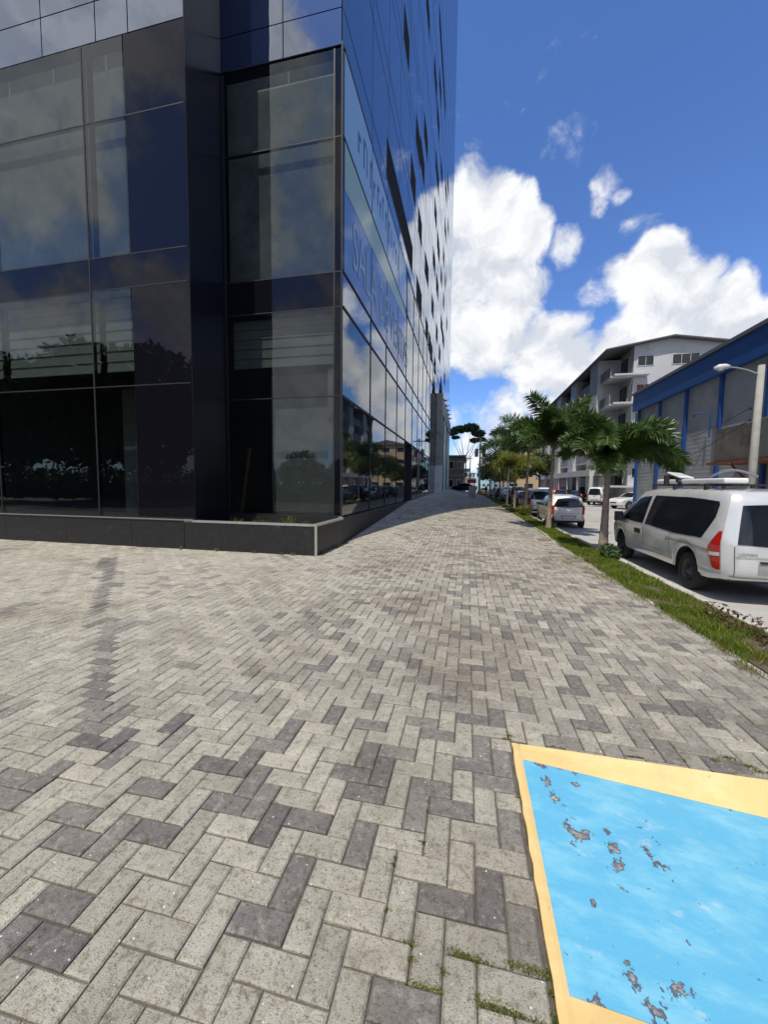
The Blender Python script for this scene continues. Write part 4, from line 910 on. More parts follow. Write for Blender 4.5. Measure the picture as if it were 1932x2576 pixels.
hatch('silver_estate', 'silver estate car parked just ahead of the small cream hatchback', 'car', ps, (4.42, 27.0, ZR), 0, 'suv')
hatch('blue_saloon', 'dark blue saloon parked between the silver estate and the maroon off-roader', 'car', pb, (4.6, 33.8, ZR), 0, 'sedan')
hatch('maroon_off_roader', 'boxy maroon off-road car farther up the parked row', 'car', pm, (5.0, 41.5, ZR), 0, 'boxsuv')
hatch('grey_saloon', 'grey saloon squeezed in behind the maroon off-roader', 'car', ps, (4.75, 46.9, ZR), 0, 'sedan', detail=False)
hatch('black_estate', 'black estate car between the two white cars of the parked row', 'car', pk, (4.7, 57.2, ZR), 0, 'suv', detail=False)
hatch('white_off_roader', 'white off-road car just beyond the maroon one in the parked row', 'car', pwh, (5.1, 52, ZR), 0, 'boxsuv', detail=False)
hatch('white_estate', 'white estate car at the far end of the parked row', 'car', pwh, (4.35, 62, ZR), 0, 'suv', detail=False)
hatch('white_pickup', 'white pickup on the road to the right of the parked row', 'pickup', pwh, (8.7, 48, ZR), 0, 'pickup', detail=False)
hatch('minivan', 'small white minivan standing in the car park across the road', 'van', pwh, (13.5, 44.5, ZR), R(-28), 'minivan')
hatch('white_saloon', 'white saloon partly hidden behind the nearest palm, by the warehouse end', 'car', pwh, (14.3, 37.6, ZR), R(115), 'sedan')
hatch('black_saloon', 'black saloon with red tail lights parked left of the white minivan', 'car', pk, (13.6, 52.5, ZR), R(12), 'sedan')
hatch('black_hatchback', 'black hatchback between the red car and the black saloon across the road', 'car', pk, (12.9, 56.5, ZR), R(15), 'hatch')
hatch('red_hatchback', 'red hatchback parked across the road behind the black cars', 'car', prd, (12.6, 61.5, ZR), R(10), 'hatch')
hatch('white_hatchback', 'white hatchback at the edge of the car park behind the black saloon', 'car', pwh, (16.6, 55.5, ZR), R(20), 'hatch', detail=False)
hatch('yellow_taxi', 'yellow taxi standing at the far end of the pavement', 'car', py_, (2.75, 72, ZR), R(6), 'sedan', detail=False)
hatch('dark_saloon', 'black saloon parked under the dark awning at the pavement end', 'car', pk, (-.7, 66, zpav(-.7, 66)-.01), R(80), 'sedan', detail=False)
# ------------------------------------------------------------------ blue and grey warehouse across the road
m_wblue = mat('blue_cladding', (.012, .060, .235), .5, var=.12, scale=1.5); m_wgrey = mat('grey_sheeting', (.34, .355, .37), .55, var=.12, scale=.8, dirt=((.12, .12, .115), .5, .8, .6)); m_gut = mat('roof_edge', (.16, .16, .165), .5, .3)
wh = thing('warehouse', 'long blue and grey metal warehouse across the road', 'building', (0, 0, 0))
WX, WY0, WY1 = 11.7, -6.0, 31.4
bays = [30.9-3.05*i for i in range(13)]
prof_n = 30
for b_, a in zip(bays[:-1], bays[1:]):
    rows = []
    for k in range(prof_n*3+1):                                        # horizontal ribs pressed into the sheet
        z = ZR+.35+k*(7.06-ZR-.35)/(prof_n*3); d = .11+(.0, .004, .004)[k % 3]; rows.append([(WX+d, a+.085, z), (WX+d, b_-.085, z)])
    MB().grid(rows).build('wall_sheet', m_wgrey, wh, fix=False)
for y in bays: MB().box(WX-.035, WX+.22, y-.085, y+.085, ZR, 7.05).build('pilaster', m_wblue, wh)
MB().box(WX+.08, WX+.22, WY0, WY1, ZR-.1, ZR+.35).build('base_wall', m_conc, wh)
MB().box(WX-.20, WX+.24, WY0, WY1+.05, 7.052, 8.22).build('fascia', m_wblue, wh)
MB().box(WX-.30, WX+.05, WY0, WY1+.10, 8.222, 8.38).build('gutter', m_gut, wh)
mb = MB(); mb.add([(WX-.25, WY0, 8.385), (20, WY0, 9.9), (20, WY1+.1, 9.9), (WX-.25, WY1+.1, 8.385)], [(0, 1, 2, 3)]); mb.add([(20, WY0, 9.9), (28, WY0, 8.385), (28, WY1+.1, 8.385), (20, WY1+.1, 9.9)], [(0, 1, 2, 3)]); mb.build('roof', m_gut, wh, fix=False)
mb = MB(); mb.prism([(WX+.13, ZR), (28, ZR), (28, 8.3), (20, 9.8), (WX+.13, 8.3)], 'y', WY1-.15, WY1); mb.build('end_wall', m_wgrey, wh)
mb = MB(); mb.prism([(WX+.13, ZR), (28, ZR), (28, 8.3), (20, 9.8), (WX+.13, 8.3)], 'y', WY0, WY0+.15); mb.build('end_wall', m_wgrey, wh)
# rusty bracketed box on the warehouse wall
m_rust = mat('rusty_steel', (.20, .075, .03), .8, var=.35, scale=5, dirt=((.08, .04, .02), .5, .7, 4)); m_box = mat('weathered_panel', (.145, .125, .11), .8, var=.3, scale=2, dirt=((.06, .055, .05), .48, .7, 1.3))
eq = thing('equipment_box', 'weathered brown equipment box on a rusty bracket on the warehouse wall', 'equipment box', (WX-.7, 19.9, 2.75)); eq.location = (0, 0, 0)
bevel(MB().box(WX-1.2, WX-.04, 17.35, 19.7, 2.78, 4.2).build('casing', m_box, eq), .03); bevel(MB().box(WX-1.2, WX-.04, 14.6, 17.3, 2.78, 4.25).build('casing', mat('grey_green_panel', (.13, .14, .13), .8, var=.2), eq), .03)
mb = MB().box(WX-1.3, WX-.04, 14.4, 20.0, 2.66, 2.775); mb.build('platform', m_rust, eq)
for y in (15.6, 18.4): MB().bar((WX-.04, y, 1.2), (WX-1.3, y, 2.68), .08, .08).build('bracket', m_rust, eq)
pipe = thing('wall_lamp', 'small blue goose-neck lamp on the grey warehouse wall', 'lamp', (0, 0, 0)); MB().tube([(WX-.06, 22.3, 4.2), (WX-.06, 22.3, 5.35), (WX-.3, 22.6, 5.4), (WX-.5, 22.8, 5.36)], .03, 6).build('arm', m_wblue, pipe); MB().tube([(WX-.5, 22.8, 5.38), (WX-.56, 22.86, 5.28)], [.05, .10], 8).build('shade', m_dk, pipe)
# ------------------------------------------------------------------ lamp post
m_pole = mat('pole_concrete', (.36, .35, .32), .85, var=.15, scale=5)
lp = thing('street_lamp', 'concrete pole with a curved arm and street lamp behind the van', 'street lamp', (9.6, 15.8, ZR))
MB().tube([(0, 0, 0), (.02, 0, 3), (.05, 0, 6.05)], [.135, .12, .095], 12).build('pole', m_pole, lp, smooth=True)
MB().tube([(.0, 0, 5.75), (-.3, .05, 5.92), (-.6, .1, 6.03), (-.85, .15, 6.08)], .022, 6).build('arm', mat('galvanised', (.38, .38, .37), .5, .5), lp)
mb = MB().tube([(-.8, .14, 6.09), (-.92, .16, 6.11), (-1.1, .18, 6.10), (-1.24, .2, 6.07)], [.05, .09, .10, .05], 10); mb.build('lamp_head', mat('lamp_white', (.62, .62, .60), .4), lp, smooth=True); MB().tube([(-1.06, .175, 6.04), (-1.06, .175, 5.97)], [.11, .08], 10).build('lens', m_clear, lp)
for z in (4.2, 4.6): MB().tube([(-.13, 0, z), (-.20, 0, z+.02)], [.03, .05], 6).build('insulator', m_dk, lp)
def cable(name, label, pts, sag, rad=.012):
    a, b_ = Vector(pts[0]), Vector(pts[1]); q = []
    for i in range(17):
        t = i/16; p = a.lerp(b_, t); p.z -= sag*4*t*(1-t); q.append(p)
    return tag(MB().tube(q, rad, 4).build(name, m_dk), label, 'cable')
cable('cable', 'upper black cable running from the lamp post along the warehouse', ((9.4, 15.8, 4.40), (11.45, 32, 4.5)), .55)
cable('cable', 'lower black cable running from the lamp post along the warehouse', ((9.4, 15.8, 4.0), (11.4, 31, 2.6)), .5)
# ------------------------------------------------------------------ white apartment block
m_apw = mat('white_render', (.50, .50, .51), .9, var=.07, scale=.7, dirt=((.30, .29, .28), .56, .8, .5)); m_apg = mat('parapet_grey', (.27, .27, .285), .9, var=.1); m_win = mat('window_glass', (.018, .022, .026), .10, var=.2); m_wfr = mat('window_frame', (.55, .55, .55), .5); m_roofd = mat('roof_sheet', (.10, .10, .105), .6)  # balcony parapets get a plain grey, darker than the white render
ap = thing('apartment_block', 'white apartment block with open balconies and a low gabled roof beyond the warehouse', 'building', (0, 0, 0))
AX0, AX1, AXI, AY0, AY1, EV, RG = 13.95, 25.3, 16.34, 45.0, 83.0, 15.85, 16.75
mb = MB(); mb.prism([(AXI, ZR), (AX1, ZR), (AX1, EV-.02), (19.64, RG-.02), (AXI, 16.2)], 'y', AY0, AY1); mb.build('wall', m_apw, ap)
fl = [13.22-2.85*k for k in range(5)]
for k, z in enumerate(fl):
    sl = MB().box(AX0+.35, AXI-.01, AY0+.25, AY1-.3, z-.16, z).build('balcony_slab', m_apw, ap)
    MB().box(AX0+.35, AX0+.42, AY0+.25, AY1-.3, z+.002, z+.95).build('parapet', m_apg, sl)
    MB().box(14.37, 17.6, AY0-.75, AY0-.012, z-.20, z-.02).build('sun_shade', m_apw, ap)
    for x0, x1, n in ((16.69, 18.13, 2), (19.82, 22.2, 3)):
        w = MB().box(x0-.06, x1+.06, AY0-.05, AY0-.002, z+.83, z+1.86).build('window', m_wfr, ap)
        for i in range(n):
            a = x0+(x1-x0)*i/n; MB().box(a+.025, x0+(x1-x0)*(i+1)/n-.025, AY0-.062, AY0-.052, z+.89, z+1.80).build('pane', m_win if not (k == 1 and x0 < 17) else mat('red_curtain', (.20, .045, .055), .8), w)
    for y in (46.2, 53.2, 62.2, 71.2, 79.5):
        w = MB().box(AXI-.05, AXI-.002, y, y+2.6, z+.04, z+2.15).build('balcony_door', m_wfr, ap); MB().box(AXI-.062, AXI-.052, y+.08, y+1.25, z+.1, z+2.08).box(AXI-.062, AXI-.052, y+1.35, y+2.52, z+.1, z+2.08).build('pane', m_win, w)
        MB().box(AXI-.45, AXI-.07, y+3.0, y+3.75, z+1.9, z+2.35).build('air_conditioner', m_dk, ap)
for y in (48.3, 57.2, 66.1, 75.0, 82.4): MB().box(AX0, AXI-.005, y, y+(2.75 if y < 80 else .55), ZR, EV-.12).build('fin_wall', m_apw, ap)
mb = MB(); mb.add([(13.5, 44.3, EV-.1), (19.64, 44.3, RG+.03), (19.64, AY1+.6, RG+.03), (13.5, AY1+.6, EV-.1), (13.5, 44.3, EV-.22), (19.64, 44.3, RG-.1), (19.64, AY1+.6, RG-.1), (13.5, AY1+.6, EV-.22)], [(0, 1, 2, 3), (7, 6, 5, 4), (0, 4, 5, 1), (3, 2, 6, 7), (0, 3, 7, 4)])
mb.add([(25.8, 44.3, EV-.1), (19.641, 44.3, RG+.03), (19.641, AY1+.6, RG+.03), (25.8, AY1+.6, EV-.1), (25.8, 44.3, EV-.22), (19.641, 44.3, RG-.1), (19.641, AY1+.6, RG-.1), (25.8, AY1+.6, EV-.22)], [(3, 2, 1, 0), (4, 5, 6, 7), (1, 5, 4, 0), (7, 6, 2, 3), (4, 7, 3, 0)])
mb.build('roof', m_roofd, ap)
MB().box(13.2, 16.3, 47, 82, 2.9, 3.6).build('porch_beam', m_apw, ap)
for y in range(47, 82, 5): MB().box(13.25, 13.6, y, y+.35, ZR, 2.9).build('porch_column', m_apw, ap)

# ------------------------------------------------------------------ buildings at the end of the street
def house(name, label, x0, x1, y0, y1, h, col, roof, storeys=4, gable=True, ncol=3, colf=None):
    t = thing(name, label, 'building', (0, 0, 0)); mw = mat(name+'_wall', col, .9, var=.1, scale=.5)
    MB().box(x0, x1, y0, y1, ZR, h).build('wall', mw, t)
    xm = (x0+x1)/2
    if gable:
        mb = MB(); mb.prism([(x0-.5, h+.01), (x1+.5, h+.01), (xm, h+1.3)], 'y', y0-.6, y1+.4); mb.build('roof', roof, t)
    else: MB().box(x0-.3, x1+.3, y0-.3, y1+.3, h+.002, h+.35).build('roof', roof, t)
    st = h/storeys
    for k in range(storeys):
        z = k*st+st*.35
        for i in range(ncol):
            a = x0+(x1-x0)*(i+.2)/ncol; b_ = x0+(x1-x0)*(i+.8)/ncol
            w = MB().box(a, b_, y0-.05, y0-.003, z, z+st*.42).build('window', m_wfr, t); MB().box(a+.08, b_-.08, y0-.07, y0-.052, z+.08, z+st*.42-.08).build('pane', m_win, w)
        xs_ = x0-.003 if x0 > 0 else x1+.003; sg = -1 if x0 > 0 else 1
        n = max(2, int((y1-y0)/6))
        for i in range(n):
            a = y0+(y1-y0)*(i+.25)/n; b_ = y0+(y1-y0)*(i+.75)/n
            w = MB().box(min(xs_, xs_+sg*.05), max(xs_, xs_+sg*.05), a, b_, z, z+st*.42).build('window', m_wfr, t); MB().box(min(xs_+sg*.052, xs_+sg*.07), max(xs_+sg*.052, xs_+sg*.07), a+.1, b_-.1, z+.1, z+st*.42-.1).build('pane', m_win, w)
    return t
house('cream_block', 'cream and brown apartment block with gabled roof far up the right side', 9.6, 21, 105, 135, 12.6, (.40, .30, .17), m_roofd, 4)
house('teal_block', 'teal four-storey block beyond the cream one on the right', 9.0, 20, 150, 176, 12.2, (.13, .27, .30), m_roofd, 4)
house('pale_teal_house', 'pale teal house closing the street in the distance', 4.6, 11, 200, 214, 10.5, (.30, .46, .48), m_roofd, 3)
house('grey_house', 'grey flat-roofed house in the distance left of the pale teal one', -1.0, 3.9, 225, 236, 8.5, (.34, .33, .32), m_roofd, 3, False)
house('brown_house', 'brown flat-roofed house beyond the portico on the left', -4.2, -.95, 80, 96, 7.4, (.16, .12, .085), m_roofd, 2, False, 2)
house('white_house', 'white two-storey house on the left behind the brown one', -3.0, .2, 110, 125, 6.0, (.45, .45, .43), m_roofd, 2, False, 2)
aw = thing('awning', 'dark awning on thin posts over the parked black car at the pavement end', 'awning', (0, 0, 0)); mb = MB(); mb.prism([(61, 3.1), (68, 3.35), (68, 3.45), (61, 3.2)], 'x', -3.2, .4); mb.build('canopy', m_dk, aw)
for x, y in ((-3.0, 61.3), (.2, 61.3), (-3.0, 67.7), (.2, 67.7)): MB().bar((x, y, zpav(x, y)-.05), (x, y, 3.15), .08).build('post', m_dk, aw)
tag(MB().box(.1, .85, 43.2, 43.8, .2, 1.6).build('concrete_box', m_conc), 'grey concrete service box at the pavement edge far ahead', 'service box')
rs = thing('shop_sign', 'red and white shop sign beyond the awning', 'sign', (0, 0, 0)); MB().box(-.2, 1.5, 74, 74.2, 2.1, 3.0).build('sign_panel', mat('sign_red', (.42, .03, .03), .5), rs); MB().box(-.2, 1.5, 73.985, 73.998, 2.75, 2.95).build('white_band', m_wpl, rs); MB().box(.0, .12, 74.05, 74.15, -.4, 2.1).build('post', m_dk, rs); MB().box(1.2, 1.32, 74.05, 74.15, -.4, 2.1).build('post', m_dk, rs)
# utility pole with two transformers
up = thing('utility_pole', 'concrete utility pole with a crossarm and two transformers far up the pavement', 'utility pole', (1.95, 70, -.4))
MB().tube([(0, 0, 0), (0, 0, 10.4)], [.19, .13], 10).build('pole', m_pole, up, smooth=True)
MB().box(-1.15, 1.15, -.06, .06, 9.85, 10.0).build('crossarm', m_dk, up)
for s_ in (-1, 1): MB().bar((s_*.75, 0, 9.85), (0, 0, 8.9), .06).build('brace', m_dk, up)
for s_ in (-1, 1):
    tr = MB().tube([(s_*.62, 0, 7.1), (s_*.62, 0, 7.2), (s_*.62, 0, 8.4), (s_*.62, 0, 8.5)], [.28, .33, .33, .2], 12).build('transformer', mat('transformer_grey', (.22, .24, .26), .5, .3) if s_ < 0 else mat('transformer_red', (.30, .10, .07), .6), up, smooth=True)
    MB().tube([(s_*.62, .1, 8.5), (s_*.62, .1, 8.85)], [.05, .02], 6).build('bushing', m_dk, tr); MB().bar((0, 0, 7.9), (s_*.35, 0, 7.9), .1).build('bracket', m_dk, up)
for x in (-1, -.4, .4, 1): MB().tube([(x, 0, 10.0), (x, 0, 10.22)], [.05, .03], 6).build('insulator', m_dk, up)
for i, (a, b_, lb) in enumerate((((3.0, 70, 9.85), (9.6, 106, 10.5), 'highest wire from the utility pole to the cream block'), ((2.35, 70, 8.0), (9.6, 105, 8.4), 'middle wire from the utility pole to the cream block'), ((2.1, 70, 6.4), (9.6, 104.9, 6.0), 'lowest wire from the utility pole to the cream block'))): cable('wire', lb, (a, b_), 1.0, .025)
for x, y, h, lb in ((-.6, 92, 9.0, 'thin wooden pole left of the utility pole'), (.4, 98, 9.3, 'second thin wooden pole left of the utility pole')):
    p = thing('wooden_pole', lb, 'pole', (x, y, -.4)); MB().tube([(0, 0, 0), (0, 0, h)], [.14, .1], 8).build('pole', m_dk, p); MB().box(-.6, .6, -.05, .05, h-.7, h-.58).build('crossarm', m_dk, p)

# ------------------------------------------------------------------ a person far up the pavement
def person(loc):
    t = thing('person', 'person in dark clothes standing at the far end of the kerb', 'person', loc)
    V_ = [(0, 0, .95), (0, .01, 1.15), (0, 0, 1.38), (0, 0, 1.50), (0, -.01, 1.60), (0, -.01, 1.70), (.17, 0, 1.40), (.21, .02, 1.12), (.20, -.06, .88), (-.17, 0, 1.40), (-.22, .02, 1.12), (-.20, -.04, .88), (.09, 0, .88), (.10, -.02, .5), (.11, 0, .08), (.12, -.12, .04), (-.09, 0, .88), (-.11, .03, .5), (-.12, .05, .08), (-.13, -.07, .04)]
    E_ = [(0, 1), (1, 2), (2, 3), (3, 4), (4, 5), (2, 6), (6, 7), (7, 8), (2, 9), (9, 10), (10, 11), (0, 12), (12, 13), (13, 14), (14, 15), (0, 16), (16, 17), (17, 18), (18, 19)]
    Rr = [.15, .14, .16, .06, .10, .08, .07, .05, .035, .07, .05, .035, .10, .07, .045, .04, .10, .07, .045, .04]
    me = bpy.data.meshes.new('body'); me.from_pydata(V_, E_, []); me.materials.append(mat('dark_cloth', (.02, .02, .025), .9)); o_ = obj('body', me, t)
    o_.modifiers.new('skin', 'SKIN'); sv = me.skin_vertices[0].data
    for i, r_ in enumerate(Rr): sv[i].radius = (r_, r_*.8); sv[i].use_root = i == 0
    ss = o_.modifiers.new('sub', 'SUBSURF'); ss.levels = 1; ss.render_levels = 2
    h = MB(); h.tube([(0, -.015, 1.53), (0, -.02, 1.58), (0, -.02, 1.64), (0, -.01, 1.70)], [.075, .105, .112, .05], 10); h.build('hair', mat('dark_hair', (.012, .01, .01), .7), t, smooth=True)
    return t
person((3.05, 68.0, -.02))

# ------------------------------------------------------------------ palms
m_leaf = leaf_mat('palm_leaflet', (.026, .062, .015), (.105, .175, .038), .32, .36); m_leafy = leaf_mat('yellow_leaflet', (.06, .10, .012), (.26, .27, .035), .4, .45)
m_trunk = mat('palm_trunk', (.29, .225, .175), .9, var=.28, scale=14, bump=.6, bscale=25, dirt=((.12, .075, .06), .5, .7, 5)); m_shaft = mat('crownshaft', (.20, .22, .09), .6, var=.2, scale=6); m_rach = mat('leaf_stalk', (.14, .16, .05), .6)
def frond(par, seed, az, el0, ln, droop, org, m, dens=54, lf=.34, wd=.030, twist=0):
    """an arching stalk with leaflets set all round it"""
    q = random.Random(seed); n = 16; p = Vector(org); pts = [p.copy()]; dirs = []
    for i in range(n):
        e = el0-droop*(i/n)**1.25; a = az+twist*(i/n); d = Vector((math.cos(e)*math.cos(a), math.cos(e)*math.sin(a), math.sin(e))); p = p+d*ln/n; pts.append(p.copy()); dirs.append(d)
    st = MB().tube(pts, [.022*(1-.85*i/n)+.003 for i in range(n+1)], 5); fr = st.build('frond', m_rach, par)
    lb = MB()
    for k in range(dens):
        t = .13+.87*(k+q.random()*.6)/dens; i = min(int(t*n), n-1); f = t*n-i; b0 = pts[i].lerp(pts[min(i+1, n)], min(1, f)); d = dirs[i]
        sx = d.cross(Vector((0, 0, 1))); sx = sx.normalized() if sx.length > .02 else Vector((1, 0, 0)); up = sx.cross(d).normalized()
        L0 = lf*(.45+.75*math.sin(math.pi*min(1, (t*.86+.12)))**.7)*q.uniform(.85, 1.1)
        for sg in (-1, 1):
            for roll in (q.uniform(-.75, -.1), q.uniform(-.1, .5), q.uniform(.5, 1.25)):
                dr = (sx*sg*math.cos(roll)+up*math.sin(roll)+d*(.28+.45*t)).normalized(); nn = dr.cross(d).normalized(); wv = nn.cross(dr).normalized()*wd*.5*q.uniform(.8, 1.2)
                m1 = b0+dr*L0*.5+Vector((0, 0, -.04*L0)); tip = b0+dr*L0*.97+Vector((0, 0, -.20*L0*q.uniform(.4, 1.5)))
                lb.add([b0-wv*.4, b0+wv*.4, m1+wv, m1-wv, tip], [(0, 1, 2, 3), (3, 2, 4)])
    lb.build('leaflets', m, fr, fix=False)
    return fr
def palm(label, loc, th, spec, scale=1, lean=(0, 0), leaf=None, seed=1, lf=.36, dens=54, r0=.135):
    t = thing('palm_tree', label, 'palm tree', loc, 0, 'palms along the kerb'); q = random.Random(seed)
    n = 26; pts = [(lean[0]*(i/n)**1.3, lean[1]*(i/n)**1.3, -.03+th*i/n) for i in range(n+1)]
    rad = [r0*(1.0-.52*(i/n)**.55)*(1+.035*math.sin(i*2.1)) for i in range(n+1)]; rad[0] = r0*1.12
    MB().tube(pts, rad, 12).build('trunk', m_trunk, t, smooth=True)
    top = Vector(pts[-1]); MB().tube([top-Vector((0, 0, .02)), top+Vector((0, 0, .22)), top+Vector((0, 0, .5))], [r0*.52, r0*.55, r0*.25], 10).build('crownshaft', m_shaft, t, smooth=True)
    for i, (az, el, ln, dr) in enumerate(spec): frond(t, seed*100+i, R(az), R(el), ln*scale, R(dr), top+Vector((0, 0, .25+.02*i)), leaf or m_leaf, dens, lf*scale, .038*scale)
    return t
near = [(80, 86, 2.3, 80), (190, 76, 1.9, 100), (-30, 84, 2.3, 110), (15, 74, 2.3, 128), (-20, 56, 2.3, 125), (100, 80, 2.1, 100), (165, 74, 1.8, 95), (-75, 76, 1.9, 100), (60, 68, 2.1, 120), (-45, 74, 2.2, 125), (-140, 70, 1.7, 125), (215, 82, 2.1, 80), (-110, 40, 1.3, 110), (0, 34, 2.2, 105), (250, 70, 1.8, 130), (140, 50, 1.7, 100)]
palm('nearest palm beside the van with an arching dark green crown', (3.46, 10.85, 0), 1.78, near, .84, (.05, .1), seed=3, dens=74, lf=.46)
rp = random.Random(21)
def rspec(n, ln, seed):
    q = random.Random(seed); return [(i*360/n+q.uniform(-18, 18), q.uniform(35, 80), ln*q.uniform(.85, 1.12), q.uniform(80, 130)) for i in range(n)]
palm('second palm from the camera, its trunk in front of the cream hatchback', (3.12, 16.0, 0), 2.75, [(q_, e_, l_, d_) for q_, e_, l_, d_ in [(-95, 70, 2.1, 100), (-60, 50, 2.2, 110), (-30, 66, 2.3, 105), (-10, 40, 2.2, 90), (18, 60, 2.3, 110), (35, 76, 2.2, 80), (150, 72, 2.0, 95), (175, 50, 2.0, 110), (200, 64, 2.1, 105), (225, 42, 1.9, 90), (250, 74, 2.1, 90), (-75, 30, 1.6, 80), (5, 80, 2.2, 60), (215, 80, 2.2, 60)]], 1.05, (.1, .2), seed=5, lf=.50, dens=64, r0=.115)
palm('third palm, standing by the silver estate car', (3.4, 24.3, 0), 3.3, rspec(14, 2.7, 6), 1.15, (.1, .2), seed=6, lf=.58, dens=58, r0=.11)
palm('short yellow-green palm, fourth along the kerb', (3.4, 29.8, 0), 2.6, rspec(10, 2.0, 7), 1.1, (-.05, .1), m_leafy, seed=7, lf=.52, dens=40, r0=.10)
palm('fifth palm along the kerb, behind the yellow-green one', (3.45, 36, 0), 3.9, rspec(11, 2.7, 8), 1.15, (.1, 0), seed=8, lf=.6, dens=38, r0=.11)
palm('sixth palm along the kerb, near the maroon off-roader', (3.4, 43.5, 0), 3.4, rspec(10, 2.5, 9), 1.1, (0, 0), m_leafy, seed=9, lf=.6, dens=34, r0=.11)
palm('farthest palm along the kerb', (3.4, 52, 0), 3.0, rspec(10, 2.4, 10), 1.1, (0, 0), seed=10, lf=.6, dens=28, r0=.11)
palm('young palm in the car park in front of the apartment block', (12.3, 39, ZR), 2.6, rspec(9, 2.0, 12), 1.0, (.1, 0), seed=12, lf=.45, dens=30)

# ------------------------------------------------------------------ broadleaf trees and low shrubs
def crown(name, par, blobs, n, size, m, seed):
    q = np.random.default_rng(seed); vs_ = []
    tot = sum(b_[3]**2 for b_ in blobs)
    for cx, cy, cz, r_, fz in blobs:
        k = int(n*r_**2/tot); d = q.normal(0, 1, (k, 3)); d /= np.linalg.norm(d, axis=1)[:, None]; rad = r_*q.uniform(.35, 1, k)**.5*(1+.18*np.sin(d[:, 0]*7+seed)*np.sin(d[:, 1]*6+d[:, 2]*5))
        p = d*rad[:, None]; p[:, 2] *= fz; vs_.append(p+np.array([cx, cy, cz]))
    p = np.concatenate(vs_); k = len(p); a = q.normal(0, 1, (k, 3)); a /= np.linalg.norm(a, axis=1)[:, None]; b_ = np.cross(a, q.normal(0, 1, (k, 3))); b_ /= np.linalg.norm(b_, axis=1)[:, None]
    s = size*q.uniform(.6, 1.3, k)[:, None]; v = np.stack([p-a*s, p+b_*s*.45, p+a*s, p-b_*s*.45], 1).reshape(-1, 3)
    me = bpy.data.meshes.new(name); me.vertices.add(4*k); me.vertices.foreach_set('co', v.astype(np.float32).ravel()); me.loops.add(4*k); me.loops.foreach_set('vertex_index', np.arange(4*k, dtype=np.int32)); me.polygons.add(k); me.polygons.foreach_set('loop_start', np.arange(k, dtype=np.int32)*4); me.update(calc_edges=True); me.materials.append(m)
    return obj(name, me, par)
m_bark = mat('bark', (.10, .075, .055), .9, var=.3, scale=5); m_dgreen = leaf_mat('dark_foliage', (.018, .040, .012), (.060, .105, .025), .25); m_ygreen = leaf_mat('lime_foliage', (.06, .085, .012), (.22, .22, .04), .4)
def tree(label, loc, h, blobs, n, size, m, seed, r0=.2, limbs=6):
    t = thing('tree', label, 'tree', loc); q = random.Random(seed)
    MB().tube([(0, 0, -.05), (.05*h*.1, 0, h*.3), (-.03*h*.1, .02, h*.62)], [r0*1.3, r0, r0*.7], 10).build('trunk', m_bark, t, smooth=True)
    lm = MB()
    for i in range(limbs):
        b_ = blobs[i % len(blobs)]; a = Vector((0, 0, h*q.uniform(.45, .62))); e = Vector((b_[0], b_[1], b_[2]))*.92; mid = a.lerp(e, .5)+Vector((q.uniform(-.3, .3), q.uniform(-.3, .3), -.1*h*.2)); lm.tube([a, mid, e], [r0*.55, r0*.35, r0*.12], 6)
    lm.build('limbs', m_bark, t, smooth=True); crown('crown', t, blobs, n, size, m, seed)
    return t
tree('tall umbrella-shaped tree with bare limbs beyond the portico', (-1.1, 98, -.4), 15.5, [(-3.4, 0, 15.2, 1.9, .42), (-1.2, 1, 16.0, 2.0, .45), (1.4, 0, 16.2, 2.1, .5), (3.2, 0, 14.8, 1.7, .5), (2.4, -1, 13.0, 1.2, .5), (4.0, .5, 13.4, 1.1, .5), (-2.2, 0, 13.9, 1.0, .4)], 5200, .30, m_dgreen, 3, .20, 7)
tree('yellow-green broadleaf tree beyond the parked row on the right', (6.7, 78, ZR), 5.2, [(0, 0, 4.2, 1.7, .8), (1.4, .4, 3.6, 1.4, .8), (-1.2, 0, 3.5, 1.2, .8)], 2200, .22, m_ygreen, 4, .14)
tree('dark green broadleaf tree left of the yellow-green one', (5.0, 92, ZR), 6.4, [(0, 0, 5.2, 2.0, .8), (1.6, .4, 4.4, 1.5, .8), (-1.6, 0, 4.3, 1.5, .8)], 2200, .25, m_dgreen, 5, .16)
tree('second yellow-green tree in front of the cream block', (9.6, 84, ZR), 6.8, [(0, 0, 5.6, 1.9, .8), (1.4, .4, 4.6, 1.6, .8), (-1.5, 0, 4.4, 1.5, .8)], 2400, .25, m_ygreen, 6, .16)
tree('bushy dark tree at the corner of the apartment block', (11.9, 70, ZR), 7.5, [(0, 0, 6.0, 2.2, .8), (1.6, .4, 4.9, 1.8, .8), (-1.7, 0, 4.8, 1.6, .8)], 2600, .25, m_dgreen, 7, .18)
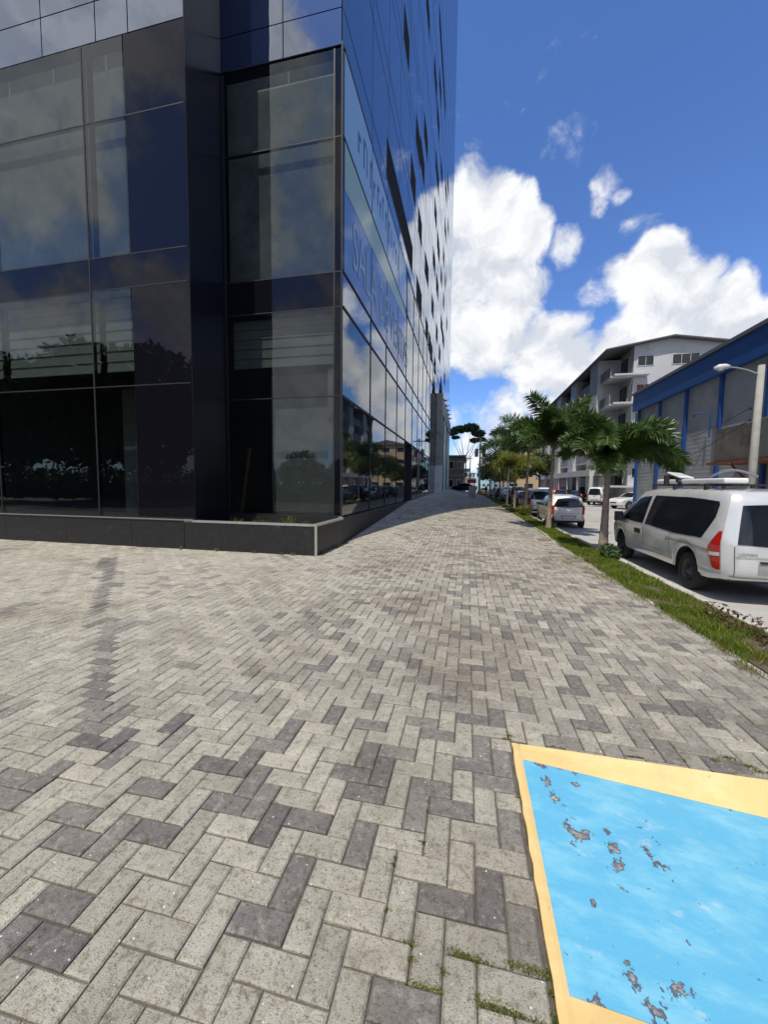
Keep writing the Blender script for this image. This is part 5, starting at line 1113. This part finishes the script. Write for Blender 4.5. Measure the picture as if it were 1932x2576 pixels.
# trees across the forecourt behind the photographer, seen only as dark reflections in the shop glass
for i, (x, y, s) in enumerate(((-26, -11.5, 1.75), (-33.5, -12.5, 1.9), (-42, -12, 1.8), (-50, -13, 1.8))):
    tree(('round leafy tree mirrored in the leftmost shop window', 'round leafy tree mirrored beside the dark glass corner', 'tree of the forecourt left of the shop windows', 'last tree of the forecourt row far to the left')[i], (x, y, 0), 7.0*s, [(0, 0, 5.4*s, 2.3*s, .85), (1.9*s, .4, 4.3*s, 1.9*s, .85), (-1.9*s, 0, 4.2*s, 1.9*s, .85), (.3, 1, 3.2*s, 2.2*s, .8)], 9000, .42, m_dgreen, 30+i, .3)
for i, (x, y, s) in enumerate(((-11, -13, .55), (-15.5, -14, .65), (-20, -13, .6), (-6.5, -15, .5))):
    tree(('small forecourt tree mirrored in the bay window', 'slightly larger forecourt tree mirrored at the bay window edge', 'small forecourt tree mirrored in the dark glass corner', 'smallest forecourt tree mirrored near the tower corner')[i], (x, y, 0), 7.0*s, [(0, 0, 5.4*s, 2.3*s, .85), (1.9*s, .4, 4.3*s, 1.9*s, .85), (-1.9*s, 0, 4.2*s, 1.9*s, .85)], 2000, .2, m_dgreen, 40+i, .12)
hg = thing('hedge', 'long clipped hedge added behind the viewer to darken the shop window reflections', 'hedge', (-30, -14.5, 0)); MB().box(-24, 28, -.3, .3, -.02, 1.6).build('stems', m_bark, hg); crown('foliage', hg, [(x, 0, 1.5, 1.7, .95) for x in range(-24, 29, 2)], 15000, .22, m_dgreen, 61)  # unseen planting, added to fill the bright mirrored gap below the tree crowns
def shrub(label, loc, blobs, n, size, m, seed):
    t = thing('shrub', label, 'shrub', loc); st = MB()
    for b_ in blobs: st.tube([(0, 0, -.03), (b_[0]*.9, b_[1]*.9, b_[2])], [.02, .008], 5)
    st.build('stems', m_bark, t); crown('foliage', t, blobs, n, size, m, seed); return t
m_redl = leaf_mat('red_brown_leaf', (.06, .03, .025), (.20, .09, .05), .3)
shrub('low dark shrub at the foot of the nearest palm', (3.3, 9.9, 0), [(0, 0, .14, .22, .7), (.1, .4, .14, .2, .7), (-.05, -.35, .10, .18, .7)], 620, .045, m_dgreen, 51)
shrub('reddish ground plant in the grass strip near the ramp', (3.16, 5.15, 0), [(0, 0, .10, .20, .6), (.0, .45, .09, .18, .6), (.05, -.4, .08, .18, .6)], 300, .028, m_redl, 52)
shrub('dark shrub hugging the trunk of the second palm', (3.3, 16.6, 0), [(0, 0, .2, .26, .8), (.05, .4, .15, .2, .8), (-.05, -.45, .12, .2, .8)], 800, .05, m_dgreen, 53)
shrub('grassy shrub under the third palm', (3.2, 22.5, 0), [(0, 0, .25, .34, .9), (.05, .9, .22, .3, .9), (0, 1.8, .25, .3, .8)], 700, .08, m_ygreen, 54)
shrub('green shrub by the warehouse wall behind the lamp post', (10.7, 15.0, ZR), [(0, 0, .9, .7, 1), (.1, -.9, 1.0, .7, 1), (-.1, .8, .7, .6, 1)], 1500, .12, m_ygreen, 55)
# drain cover let into the pavement by the grass
dc = thing('drain_cover', 'rusty rectangular drain cover in the pavement beside the grass', 'drain cover', (2.33, 12.45, 0)); MB().box(-.27, .27, -.30, .30, -.01, .012).build('frame', m_kerb, dc); MB().box(-.22, .22, -.25, .25, .0125, .018).build('lid', mat('rusty_lid', (.20, .13, .09), .85, var=.3, scale=15, bump=.5), dc)
